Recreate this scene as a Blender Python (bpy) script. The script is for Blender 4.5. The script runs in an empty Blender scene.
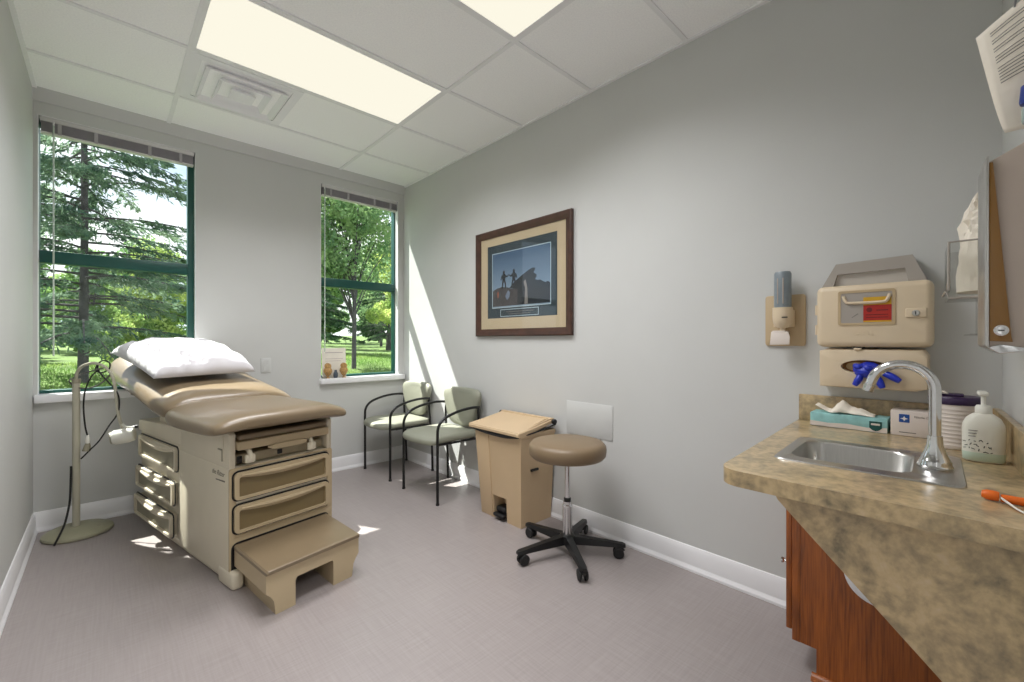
import bpy, bmesh, math, random
import numpy as np
from mathutils import Vector, Matrix, noise
random.seed(7); rng = np.random.default_rng(7)
SC = bpy.context.scene
COL = SC.collection
R = math.radians

# ------------------------------------------------------------------ camera, world, sun, exposure
cam_d = bpy.data.cameras.new('camera'); cam_d.sensor_width = 36.0; cam_d.lens = 36.0*432/1024
cam_d.clip_start = 0.02; cam_d.clip_end = 300
cam = bpy.data.objects.new('camera', cam_d); COL.objects.link(cam)
cam.location = (0, 0, 1.185); cam.rotation_euler = (R(90), 0, R(-43.2))
SC.camera = cam
SC.view_settings.view_transform = 'Standard'; SC.view_settings.look = 'None'
SC.view_settings.gamma = 1.0; SC.view_settings.use_curve_mapping = False
SC.view_settings.exposure = 1.10
SC.cycles.use_denoising = True
SC.cycles.max_bounces = 14; SC.cycles.diffuse_bounces = 10; SC.cycles.transparent_max_bounces = 24
SC.cycles.sample_clamp_indirect = 6.0

PANEL_W = 11.0        # watts of the light inside each troffer
SUN_S = 7.2
SKY_S = .80

def make_world():
    w = bpy.data.worlds.new('sky'); SC.world = w; w.use_nodes = True
    nt = w.node_tree; N = nt.nodes; Lk = nt.links; N.clear()
    out = N.new('ShaderNodeOutputWorld'); bg = N.new('ShaderNodeBackground')
    tc = N.new('ShaderNodeTexCoord')
    sky = N.new('ShaderNodeTexSky'); sky.sky_type = 'HOSEK_WILKIE'
    sky.sun_direction = Vector((-.52, 1, 1.66)).normalized(); sky.turbidity = 3.0; sky.ground_albedo = .3
    mul = N.new('ShaderNodeMix'); mul.data_type = 'RGBA'; mul.inputs[0].default_value = .75
    mul.inputs[7].default_value = (.60, .77, 1.0, 1)
    mp = N.new('ShaderNodeMapping'); mp.inputs['Scale'].default_value = (2.2, 2.2, 5.5)
    nz = N.new('ShaderNodeTexNoise'); nz.inputs['Scale'].default_value = 1.6; nz.inputs['Detail'].default_value = 8
    rp = N.new('ShaderNodeValToRGB'); rp.color_ramp.elements[0].position = .40; rp.color_ramp.elements[1].position = .60
    mx = N.new('ShaderNodeMix'); mx.data_type = 'RGBA'; mx.inputs[7].default_value = (1.0, 1.0, 1.02, 1)
    Lk.new(tc.outputs['Generated'], mp.inputs['Vector']); Lk.new(mp.outputs[0], nz.inputs['Vector'])
    Lk.new(nz.outputs['Fac'], rp.inputs[0]); Lk.new(rp.outputs[0], mx.inputs[0])
    Lk.new(sky.outputs[0], mul.inputs[6]); Lk.new(mul.outputs[2], mx.inputs[6]); Lk.new(mx.outputs[2], bg.inputs[0])
    bg.inputs[1].default_value = SKY_S
    Lk.new(bg.outputs[0], out.inputs[0])
make_world()
sd = bpy.data.lights.new('sun', 'SUN'); sd.energy = SUN_S; sd.angle = R(.55); sd.color = (1, .97, .93)
sun = bpy.data.objects.new('sun', sd); COL.objects.link(sun)
sun.rotation_euler = Vector((.55, -1, -1.66)).to_track_quat('-Z', 'Y').to_euler()

# ------------------------------------------------------------------ materials
def lin(c): return tuple(((v/255)/12.92 if v/255 <= .04045 else ((v/255+.055)/1.055)**2.4) for v in c)
MATS = {}
def mat(name, rgb, rough=.5, metal=0.0, var=0.0, vscale=8.0, bump=0.0, bscale=60.0, spec=.5, coat=0.0, trans=0.0, sheen=0.0, stretch=None, emit=0.0, alpha=1.0):
    if name in MATS: return MATS[name]
    m = bpy.data.materials.new(name); m.use_nodes = True; MATS[name] = m
    nt = m.node_tree; N = nt.nodes; Lk = nt.links
    b = N['Principled BSDF']; c = lin(rgb)
    b.inputs['Base Color'].default_value = (*c, 1); b.inputs['Roughness'].default_value = rough
    b.inputs['Metallic'].default_value = metal; b.inputs['Specular IOR Level'].default_value = spec
    b.inputs['Coat Weight'].default_value = coat; b.inputs['Transmission Weight'].default_value = trans
    b.inputs['Sheen Weight'].default_value = sheen; b.inputs['Alpha'].default_value = alpha
    if emit:
        b.inputs['Emission Color'].default_value = (*c, 1); b.inputs['Emission Strength'].default_value = emit
    tc = N.new('ShaderNodeTexCoord'); vec = tc.outputs['Object']
    if stretch:
        mp = N.new('ShaderNodeMapping'); mp.inputs['Scale'].default_value = stretch; Lk.new(vec, mp.inputs[0]); vec = mp.outputs[0]
    nz = N.new('ShaderNodeTexNoise'); nz.inputs['Scale'].default_value = vscale; nz.inputs['Detail'].default_value = 5
    Lk.new(vec, nz.inputs['Vector'])
    rp = N.new('ShaderNodeValToRGB'); v = max(var, .015)
    rp.color_ramp.elements[0].position = .3; rp.color_ramp.elements[1].position = .7
    rp.color_ramp.elements[0].color = (*[q*(1-v) for q in c], 1); rp.color_ramp.elements[1].color = (*[min(1, q*(1+v)) for q in c], 1)
    Lk.new(nz.outputs['Fac'], rp.inputs[0]); Lk.new(rp.outputs[0], b.inputs['Base Color'])
    if bump:
        n2 = N.new('ShaderNodeTexNoise'); n2.inputs['Scale'].default_value = bscale; n2.inputs['Detail'].default_value = 3
        Lk.new(vec, n2.inputs['Vector']); bp = N.new('ShaderNodeBump'); bp.inputs['Strength'].default_value = bump
        bp.inputs['Distance'].default_value = .002; Lk.new(n2.outputs['Fac'], bp.inputs['Height']); Lk.new(bp.outputs[0], b.inputs['Normal'])
    return m

def glass_mat(name, tint=(1, 1, 1), refl=.6, ior=1.5):
    m = bpy.data.materials.new(name); m.use_nodes = True; nt = m.node_tree; N = nt.nodes; Lk = nt.links; N.clear()
    o = N.new('ShaderNodeOutputMaterial'); t = N.new('ShaderNodeBsdfTransparent'); g = N.new('ShaderNodeBsdfGlossy')
    t.inputs[0].default_value = (*tint, 1); g.inputs['Roughness'].default_value = .01
    f = N.new('ShaderNodeFresnel'); ge = N.new('ShaderNodeNewGeometry'); mi = N.new('ShaderNodeMix'); mi.data_type = 'FLOAT'
    mi.inputs[2].default_value = ior; mi.inputs[3].default_value = 1/ior      # same reflectance on both faces of the sheet
    Lk.new(ge.outputs['Backfacing'], mi.inputs[0]); Lk.new(mi.outputs[0], f.inputs[0])
    mu = N.new('ShaderNodeMath'); mu.operation = 'MULTIPLY'; mu.inputs[1].default_value = refl
    x = N.new('ShaderNodeMixShader'); Lk.new(f.outputs[0], mu.inputs[0]); Lk.new(mu.outputs[0], x.inputs[0])
    Lk.new(t.outputs[0], x.inputs[1]); Lk.new(g.outputs[0], x.inputs[2]); Lk.new(x.outputs[0], o.inputs[0])
    return m
def leaf_mat(name, a, b_, scale=1.5):
    m = bpy.data.materials.new(name); m.use_nodes = True; nt = m.node_tree; N = nt.nodes; Lk = nt.links; N.clear()
    o = N.new('ShaderNodeOutputMaterial'); d = N.new('ShaderNodeBsdfDiffuse'); t = N.new('ShaderNodeBsdfTranslucent')
    tc = N.new('ShaderNodeTexCoord'); nz = N.new('ShaderNodeTexNoise'); nz.inputs['Scale'].default_value = scale; nz.inputs['Detail'].default_value = 6
    rp = N.new('ShaderNodeValToRGB'); rp.color_ramp.elements[0].position = .35; rp.color_ramp.elements[1].position = .65
    rp.color_ramp.elements[0].color = (*lin(a), 1); rp.color_ramp.elements[1].color = (*lin(b_), 1)
    x = N.new('ShaderNodeMixShader'); x.inputs[0].default_value = .5
    Lk.new(tc.outputs['Object'], nz.inputs['Vector']); Lk.new(nz.outputs['Fac'], rp.inputs[0])
    Lk.new(rp.outputs[0], d.inputs[0]); Lk.new(rp.outputs[0], t.inputs[0])
    Lk.new(d.outputs[0], x.inputs[1]); Lk.new(t.outputs[0], x.inputs[2]); Lk.new(x.outputs[0], o.inputs[0])
    return m

M_wall = mat('wall_paint', (199, 200, 198), .6, var=.015, vscale=3, bump=.08, bscale=220)
M_white_trim = mat('white_trim_paint', (232, 232, 234), .35)
M_ceil_grid = mat('grid_paint', (236, 236, 238), .5)
M_white = mat('white_plastic', (228, 227, 222), .4)
M_green = mat('green_aluminium', (16, 74, 66), .4, spec=.5)
M_blind = mat('blind_slat', (150, 146, 152), .5, var=.05, vscale=30)
M_blind_l = mat('blind_rail', (214, 212, 212), .45)
M_wand = mat('blind_wand', (215, 225, 215), .2, trans=.3)
M_beige = mat('table_cream', (206, 197, 176), .45, var=.02)
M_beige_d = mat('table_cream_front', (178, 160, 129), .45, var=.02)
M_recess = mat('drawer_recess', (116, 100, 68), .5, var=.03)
M_recess_s = mat('side_drawer_recess', (140, 135, 116), .5, var=.03)
M_vinyl = mat('taupe_vinyl', (122, 106, 83), .34, var=.03, bump=.12, bscale=300, spec=.5, coat=.18)
M_vinyl_seat = mat('stool_vinyl', (124, 105, 80), .42, var=.03, bump=.12, bscale=300)
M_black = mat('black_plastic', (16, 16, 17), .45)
M_black_metal = mat('black_steel', (14, 14, 15), .35, spec=.5)
M_rubber = mat('black_rubber', (20, 20, 20), .6)
M_sage = mat('sage_vinyl', (134, 135, 120), .5, var=.03, bump=.1, bscale=300)
M_bin = mat('bin_plastic', (196, 171, 137), .45, var=.02, bump=.06, bscale=120)
M_chrome = mat('chrome', (214, 214, 214), .1, metal=1.0)
M_steel = mat('brushed_steel', (190, 188, 184), .3, metal=1.0, stretch=(1, 30, 1), var=.06, vscale=20)
M_lamp = mat('lamp_enamel', (172, 168, 150), .4, var=.02)
M_lamp_base = mat('lamp_base_enamel', (150, 148, 124), .5, var=.03)
M_wire_w = mat('white_enamel', (222, 221, 212), .35)
M_pillow = mat('pillowcase', (206, 204, 208), .85, sheen=.2, bump=.2, bscale=500)
M_cream = mat('cream_plastic', (216, 198, 170), .42, var=.01)
M_cream2 = mat('cream_plate', (186, 164, 130), .45, var=.01)
M_grey_clear = mat('smoky_clear_plastic', (165, 158, 150), .2, spec=.5)
M_red = mat('red_label', (170, 32, 18), .45, var=.06, vscale=60)
M_yellow = mat('yellow_label', (205, 160, 30), .45)
M_blue_glove = mat('blue_nitrile', (26, 48, 176), .4, var=.1, vscale=50)
M_grey_bottle = mat('grey_bottle', (126, 136, 142), .3, var=.08, vscale=40)
M_teal = mat('teal_card', (140, 190, 190), .6, var=.22, vscale=22)
M_dteal = mat('dark_teal_print', (10, 74, 70), .6)
M_card = mat('white_card', (214, 204, 196), .65, var=.02)
M_paper = mat('paper', (236, 228, 214), .8, var=.02)
M_ink = mat('grey_ink', (120, 116, 112), .8)
M_dink = mat('dark_ink', (30, 44, 40), .7)
M_blue = mat('blue_print', (20, 74, 150), .6)
M_purple = mat('purple_lid', (48, 26, 66), .4)
M_soap = mat('soap_bottle', (216, 214, 202), .35, spec=.4)
M_soap_fluid = mat('green_soap', (190, 206, 188), .35)
M_orange = mat('orange_plastic', (226, 106, 22), .45, var=.05)
M_bronze = mat('bronze_plastic', (132, 94, 42), .3, var=.06, vscale=6, stretch=(1, 1, .2))
M_disp = mat('grey_enamel', (176, 162, 150), .38, var=.02)
M_frame = mat('walnut_frame', (70, 44, 32), .35, var=.25, vscale=20, stretch=(1, 1, 1))
M_matboard = mat('cream_matboard', (186, 170, 140), .8)
M_inmat = mat('slate_matboard', (44, 58, 64), .8)
M_line = mat('pale_line', (176, 196, 204), .7)
M_rock = mat('dark_rock_print', (62, 60, 60), .7, var=.3, vscale=30)
M_rock2 = mat('shade_rock_print', (30, 36, 42), .7, var=.2, vscale=30)
M_gold = mat('gold_figure', (176, 138, 84), .5, var=.35, vscale=90)
M_outside = mat('outside_render', (150, 140, 128), .9)
M_bark = mat('bark', (84, 80, 80), .9, var=.3, vscale=12, bump=.6, bscale=20)
M_pane = glass_mat('window_glass', (.96, .98, .965), .22)
M_picglass = glass_mat('picture_glass', (1, 1, 1), .55)
M_acryl = glass_mat('clear_acrylic', (.93, .93, .92), 1.0)

def ceiling_mat():
    m = mat('ceiling_tile', (250, 250, 252), .9, var=.05, vscale=130, bump=.35, bscale=130); return m
M_ceil = ceiling_mat()
def floor_mat():
    m = bpy.data.materials.new('woven_vinyl_floor'); m.use_nodes = True; nt = m.node_tree; N = nt.nodes; Lk = nt.links
    b = N['Principled BSDF']; tc = N.new('ShaderNodeTexCoord')
    facs = []
    for s in ((5, 130, 1), (130, 5, 1)):
        mp = N.new('ShaderNodeMapping'); mp.inputs['Scale'].default_value = s
        nz = N.new('ShaderNodeTexNoise'); nz.inputs['Scale'].default_value = 1; nz.inputs['Detail'].default_value = 4
        Lk.new(tc.outputs['Object'], mp.inputs[0]); Lk.new(mp.outputs[0], nz.inputs['Vector']); facs.append(nz.outputs['Fac'])
    ad = N.new('ShaderNodeMath'); ad.operation = 'ADD'; Lk.new(facs[0], ad.inputs[0]); Lk.new(facs[1], ad.inputs[1])
    hf = N.new('ShaderNodeMath'); hf.operation = 'MULTIPLY'; hf.inputs[1].default_value = .5; Lk.new(ad.outputs[0], hf.inputs[0])
    rp = N.new('ShaderNodeValToRGB'); rp.color_ramp.elements[0].position = .36; rp.color_ramp.elements[1].position = .64
    rp.color_ramp.elements[0].color = (*lin((144, 136, 134)), 1); rp.color_ramp.elements[1].color = (*lin((155, 147, 145)), 1)
    Lk.new(hf.outputs[0], rp.inputs[0]); Lk.new(rp.outputs[0], b.inputs['Base Color'])
    b.inputs['Roughness'].default_value = .36; b.inputs['Specular IOR Level'].default_value = .5
    bp = N.new('ShaderNodeBump'); bp.inputs['Strength'].default_value = .12; bp.inputs['Distance'].default_value = .001
    Lk.new(hf.outputs[0], bp.inputs['Height']); Lk.new(bp.outputs[0], b.inputs['Normal'])
    return m
M_floor = floor_mat()
def laminate_mat():
    m = bpy.data.materials.new('stone_laminate'); m.use_nodes = True; nt = m.node_tree; N = nt.nodes; Lk = nt.links
    b = N['Principled BSDF']; tc = N.new('ShaderNodeTexCoord')
    n1 = N.new('ShaderNodeTexNoise'); n1.inputs['Scale'].default_value = 11; n1.inputs['Detail'].default_value = 9; n1.inputs['Roughness'].default_value = .68; n1.inputs['Distortion'].default_value = .6
    n2 = N.new('ShaderNodeTexNoise'); n2.inputs['Scale'].default_value = 45; n2.inputs['Detail'].default_value = 6
    for n in (n1, n2): Lk.new(tc.outputs['Object'], n.inputs['Vector'])
    rp = N.new('ShaderNodeValToRGB'); e = rp.color_ramp.elements
    e[0].position = .34; e[0].color = (*lin((108, 98, 75)), 1); e[1].position = .66; e[1].color = (*lin((196, 174, 138)), 1)
    k = e.new(.46); k.color = (*lin((156, 137, 103)), 1); k = e.new(.57); k.color = (*lin((188, 164, 123)), 1)
    ad = N.new('ShaderNodeMix'); ad.data_type = 'FLOAT'; ad.inputs[0].default_value = .42
    Lk.new(n1.outputs['Fac'], ad.inputs[2]); Lk.new(n2.outputs['Fac'], ad.inputs[3])
    Lk.new(ad.outputs[0], rp.inputs[0]); Lk.new(rp.outputs[0], b.inputs['Base Color'])
    b.inputs['Roughness'].default_value = .3; b.inputs['Specular IOR Level'].default_value = .6; b.inputs['Coat Weight'].default_value = .3; b.inputs['Coat Roughness'].default_value = .25
    return m
M_lam = laminate_mat()
def wood_mat():
    m = bpy.data.materials.new('cherry_wood'); m.use_nodes = True; nt = m.node_tree; N = nt.nodes; Lk = nt.links
    b = N['Principled BSDF']; tc = N.new('ShaderNodeTexCoord')
    mp = N.new('ShaderNodeMapping'); mp.inputs['Scale'].default_value = (7, 7, .7)
    n1 = N.new('ShaderNodeTexNoise'); n1.inputs['Scale'].default_value = 2.2; n1.inputs['Detail'].default_value = 3; n1.inputs['Distortion'].default_value = .5
    mp2 = N.new('ShaderNodeMapping'); mp2.inputs['Scale'].default_value = (90, 90, 4)
    n2 = N.new('ShaderNodeTexNoise'); n2.inputs['Scale'].default_value = 2; n2.inputs['Detail'].default_value = 4
    Lk.new(tc.outputs['Object'], mp.inputs[0]); Lk.new(mp.outputs[0], n1.inputs['Vector'])
    Lk.new(tc.outputs['Object'], mp2.inputs[0]); Lk.new(mp2.outputs[0], n2.inputs['Vector'])
    si = N.new('ShaderNodeMath'); si.operation = 'MULTIPLY'; si.inputs[1].default_value = 26; Lk.new(n1.outputs['Fac'], si.inputs[0])
    sn = N.new('ShaderNodeMath'); sn.operation = 'SINE'; Lk.new(si.outputs[0], sn.inputs[0])
    ma = N.new('ShaderNodeMath'); ma.operation = 'MULTIPLY_ADD'; ma.inputs[1].default_value = .10; ma.inputs[2].default_value = .0; Lk.new(sn.outputs[0], ma.inputs[0])
    ad = N.new('ShaderNodeMath'); ad.operation = 'ADD'; Lk.new(ma.outputs[0], ad.inputs[0]); Lk.new(n2.outputs['Fac'], ad.inputs[1])
    rp = N.new('ShaderNodeValToRGB'); e = rp.color_ramp.elements
    e[0].position = .22; e[0].color = (*lin((110, 54, 10)), 1); e[1].position = .8; e[1].color = (*lin((168, 92, 30)), 1)
    Lk.new(ad.outputs[0], rp.inputs[0]); Lk.new(rp.outputs[0], b.inputs['Base Color'])
    b.inputs['Roughness'].default_value = .32; b.inputs['Coat Weight'].default_value = .2
    return m
M_wood = wood_mat()

# ------------------------------------------------------------------ mesh helpers
def catmull(pts, n=8, closed=False):
    P = [Vector(p) for p in pts]; out = []; L = len(P)
    rngi = range(L if closed else L-1)
    for i in rngi:
        if closed: p0, p1, p2, p3 = P[(i-1) % L], P[i], P[(i+1) % L], P[(i+2) % L]
        else: p0, p1, p2, p3 = P[max(i-1, 0)], P[i], P[i+1], P[min(i+2, L-1)]
        for k in range(n):
            t = k/n
            out.append(.5*((2*p1)+(p2-p0)*t+(2*p0-5*p1+4*p2-p3)*t*t+(3*p1-p0-3*p2+p3)*t**3))
    if not closed: out.append(P[-1].copy())
    return out
def rrect(x0, x1, y0, y1, r, nc=5, ns=0):
    pts = []
    cs = [(x1-r, y0+r, -90), (x1-r, y1-r, 0), (x0+r, y1-r, 90), (x0+r, y0+r, 180)]
    for i, (cx, cy, a0) in enumerate(cs):
        for k in range(nc+1):
            a = R(a0+90*k/nc); pts.append((cx+r*math.cos(a), cy+r*math.sin(a)))
        if ns:
            nx = cs[(i+1) % 4]; a1 = R(a0+90); s = (cx+r*math.cos(a1), cy+r*math.sin(a1)); e = (nx[0]+r*math.cos(a1), nx[1]+r*math.sin(a1))
            for k in range(1, ns+1):
                t = k/(ns+1); pts.append((s[0]+(e[0]-s[0])*t, s[1]+(e[1]-s[1])*t))
    return pts
class MB:
    def __init__(s): s.bm = bmesh.new()
    def merge(s, tmp, M=None):
        if M is not None: bmesh.ops.transform(tmp, matrix=M, verts=tmp.verts)
        me = bpy.data.meshes.new('tmp'); tmp.to_mesh(me); tmp.free(); s.bm.from_mesh(me); bpy.data.meshes.remove(me); return s
    def box(s, x0, x1, y0, y1, z0, z1, bev=0, seg=2, M=None):
        t = bmesh.new(); bmesh.ops.create_cube(t, size=1)
        for v in t.verts: v.co = Vector((x0+(v.co.x+.5)*(x1-x0), y0+(v.co.y+.5)*(y1-y0), z0+(v.co.z+.5)*(z1-z0)))
        if bev: bmesh.ops.bevel(t, geom=t.edges[:], offset=bev, segments=seg, affect='EDGES', profile=.5)
        return s.merge(t, M)
    def prism(s, pts, vec, bev=0, seg=2, M=None):
        t = bmesh.new(); a = [t.verts.new(p) for p in pts]; vec = Vector(vec); b = [t.verts.new(Vector(p)+vec) for p in pts]
        t.faces.new(a[::-1]); t.faces.new(b); n = len(a)
        for i in range(n): t.faces.new((a[i], a[(i+1) % n], b[(i+1) % n], b[i]))
        bmesh.ops.recalc_face_normals(t, faces=t.faces)
        if bev: bmesh.ops.bevel(t, geom=[e for e in t.edges if len(e.link_faces) == 2 and e.calc_face_angle(0) > .6], offset=bev, segments=seg, affect='EDGES', profile=.5)
        return s.merge(t, M)
    def ring(s, A, B, vec, back=True, M=None):
        t = bmesh.new(); vec = Vector(vec); n = len(A)
        a0 = [t.verts.new(p) for p in A]; b0 = [t.verts.new(p) for p in B]
        a1 = [t.verts.new(Vector(p)+vec) for p in A]; b1 = [t.verts.new(Vector(p)+vec) for p in B]
        for i in range(n):
            j = (i+1) % n
            t.faces.new((a1[i], a1[j], b1[j], b1[i])); t.faces.new((a0[i], a0[j], a1[j], a1[i])); t.faces.new((b1[i], b1[j], b0[j], b0[i]))
            if back: t.faces.new((a0[j], a0[i], b0[i], b0[j]))
        bmesh.ops.recalc_face_normals(t, faces=t.faces)
        return s.merge(t, M)
    def loft(s, rings, cap=True, closed=True, M=None):
        t = bmesh.new(); V = [[t.verts.new(p) for p in r] for r in rings]; n = len(rings[0])
        for a, b in zip(V, V[1:]):
            for i in range(n if closed else n-1):
                j = (i+1) % n; t.faces.new((a[i], a[j], b[j], b[i]))
        if cap: t.faces.new(V[0][::-1]); t.faces.new(V[-1])
        bmesh.ops.recalc_face_normals(t, faces=t.faces)
        return s.merge(t, M)
    def lathe(s, prof, o=(0, 0, 0), ax=(0, 0, 1), n=32, sx=1, sy=1):
        o = Vector(o); ax = Vector(ax).normalized(); q = Vector((0, 0, 1)).rotation_difference(ax)
        rings = []
        for r, h in prof:
            r = max(r, 1e-5)
            rings.append([o+q @ Vector((r*sx*math.cos(2*math.pi*i/n), r*sy*math.sin(2*math.pi*i/n), h)) for i in range(n)])
        return s.loft(rings, cap=True)
    def cyl(s, a, b, r, r2=None, n=20, bev=.0):
        a = Vector(a); b = Vector(b); L = (b-a).length; r2 = r if r2 is None else r2
        pr = [(r-bev, 0), (r, bev), (r2, L-bev), (r2-bev, L)] if bev else [(r, 0), (r2, L)]
        return s.lathe(pr, a, b-a, n)
    def tube(s, pts, r, n=8, closed=False):
        P = [Vector(p) for p in pts]; m = len(P); rs = r if isinstance(r, (list, tuple)) else [r]*m
        T = []
        for i in range(m):
            if closed: d = P[(i+1) % m]-P[(i-1) % m]
            else: d = P[min(i+1, m-1)]-P[max(i-1, 0)]
            T.append(d.normalized())
        up = Vector((0, 0, 1)) if abs(T[0].z) < .9 else Vector((1, 0, 0))
        u = T[0].cross(up).normalized(); rings = []
        for i in range(m):
            if i: u = (T[i-1].rotation_difference(T[i]) @ u); u = (u-T[i]*u.dot(T[i])).normalized()
            v = T[i].cross(u); rings.append([P[i]+(u*math.cos(2*math.pi*k/n)+v*math.sin(2*math.pi*k/n))*rs[i] for k in range(n)])
        if closed: rings.append(rings[0])
        return s.loft(rings, cap=not closed)
    def holed(s, outer, inner, z0, z1):
        t = bmesh.new(); E = []
        loops = []
        for L in (outer, inner):
            vs = [t.verts.new((*p, z1)) for p in L]; loops.append(vs)
            for i in range(len(vs)): E.append(t.edges.new((vs[i], vs[(i+1) % len(vs)])))
        bmesh.ops.triangle_fill(t, use_beauty=True, use_dissolve=False, edges=E)
        top = t.faces[:]; mp = {}
        for L in loops:
            for v in L: mp[v] = t.verts.new((v.co.x, v.co.y, z0))
        for f in top: t.faces.new([mp[v] for v in reversed(f.verts[:])])
        for L in loops:
            for i in range(len(L)):
                a, b = L[i], L[(i+1) % len(L)]; t.faces.new((a, b, mp[b], mp[a]))
        bmesh.ops.recalc_face_normals(t, faces=t.faces)
        return s.merge(t)
    def xf(s, M): bmesh.ops.transform(s.bm, matrix=M, verts=s.bm.verts); return s
def obj(name, mb, m, parent=None, ang=35, M=None, subsurf=0):
    if M is not None: mb.xf(M)
    bm = mb.bm; bmesh.ops.remove_doubles(bm, verts=bm.verts, dist=1e-6); bmesh.ops.recalc_face_normals(bm, faces=bm.faces)
    me = bpy.data.meshes.new(name); bm.to_mesh(me); bm.free()
    me.polygons.foreach_set('use_smooth', [True]*len(me.polygons)); me.set_sharp_from_angle(angle=R(ang))
    me.materials.append(m); o = bpy.data.objects.new(name, me); COL.objects.link(o)
    if parent is not None: o.parent = parent
    if subsurf:
        md = o.modifiers.new('subsurf', 'SUBSURF'); md.levels = subsurf; md.render_levels = subsurf
    return o
def tag(o, label, cat, group=None, kind=None):
    o['label'] = label; o['category'] = cat
    if group: o['group'] = group
    if kind: o['kind'] = kind
    return o
def thing(name, label, cat, loc=(0, 0, 0), rz=0, group=None):
    o = bpy.data.objects.new(name, None); COL.objects.link(o); o.empty_display_size = .1
    o.location = loc; o.rotation_euler = (0, 0, rz); return tag(o, label, cat, group)
def struct(o, label, cat):
    o['kind'] = 'structure'; o['label'] = label; o['category'] = cat; return o
def text(name, s, size, M, m, parent, ext=.0004, align='CENTER', shear=0):
    c = bpy.data.curves.new(name, 'FONT'); c.body = s; c.size = size; c.extrude = ext; c.align_x = align; c.align_y = 'CENTER'; c.shear = shear
    t = bpy.data.objects.new('tmp', c); COL.objects.link(t)
    me = bpy.data.meshes.new_from_object(t.evaluated_get(bpy.context.evaluated_depsgraph_get()))
    bpy.data.objects.remove(t); bpy.data.curves.remove(c)
    me.transform(M); me.materials.clear(); me.materials.append(m); me.name = name
    o = bpy.data.objects.new(name, me); COL.objects.link(o); o.parent = parent; return o
def MX(x, y, z, o):  # matrix with columns x,y,z and origin o
    return Matrix(((x[0], y[0], z[0], o[0]), (x[1], y[1], z[1], o[1]), (x[2], y[2], z[2], o[2]), (0, 0, 0, 1)))
def FW(o): return MX((0, -1, 0), (0, 0, 1), (-1, 0, 0), o)   # drawing plane facing -X: u to the viewer's right, v up, n toward the room

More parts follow.
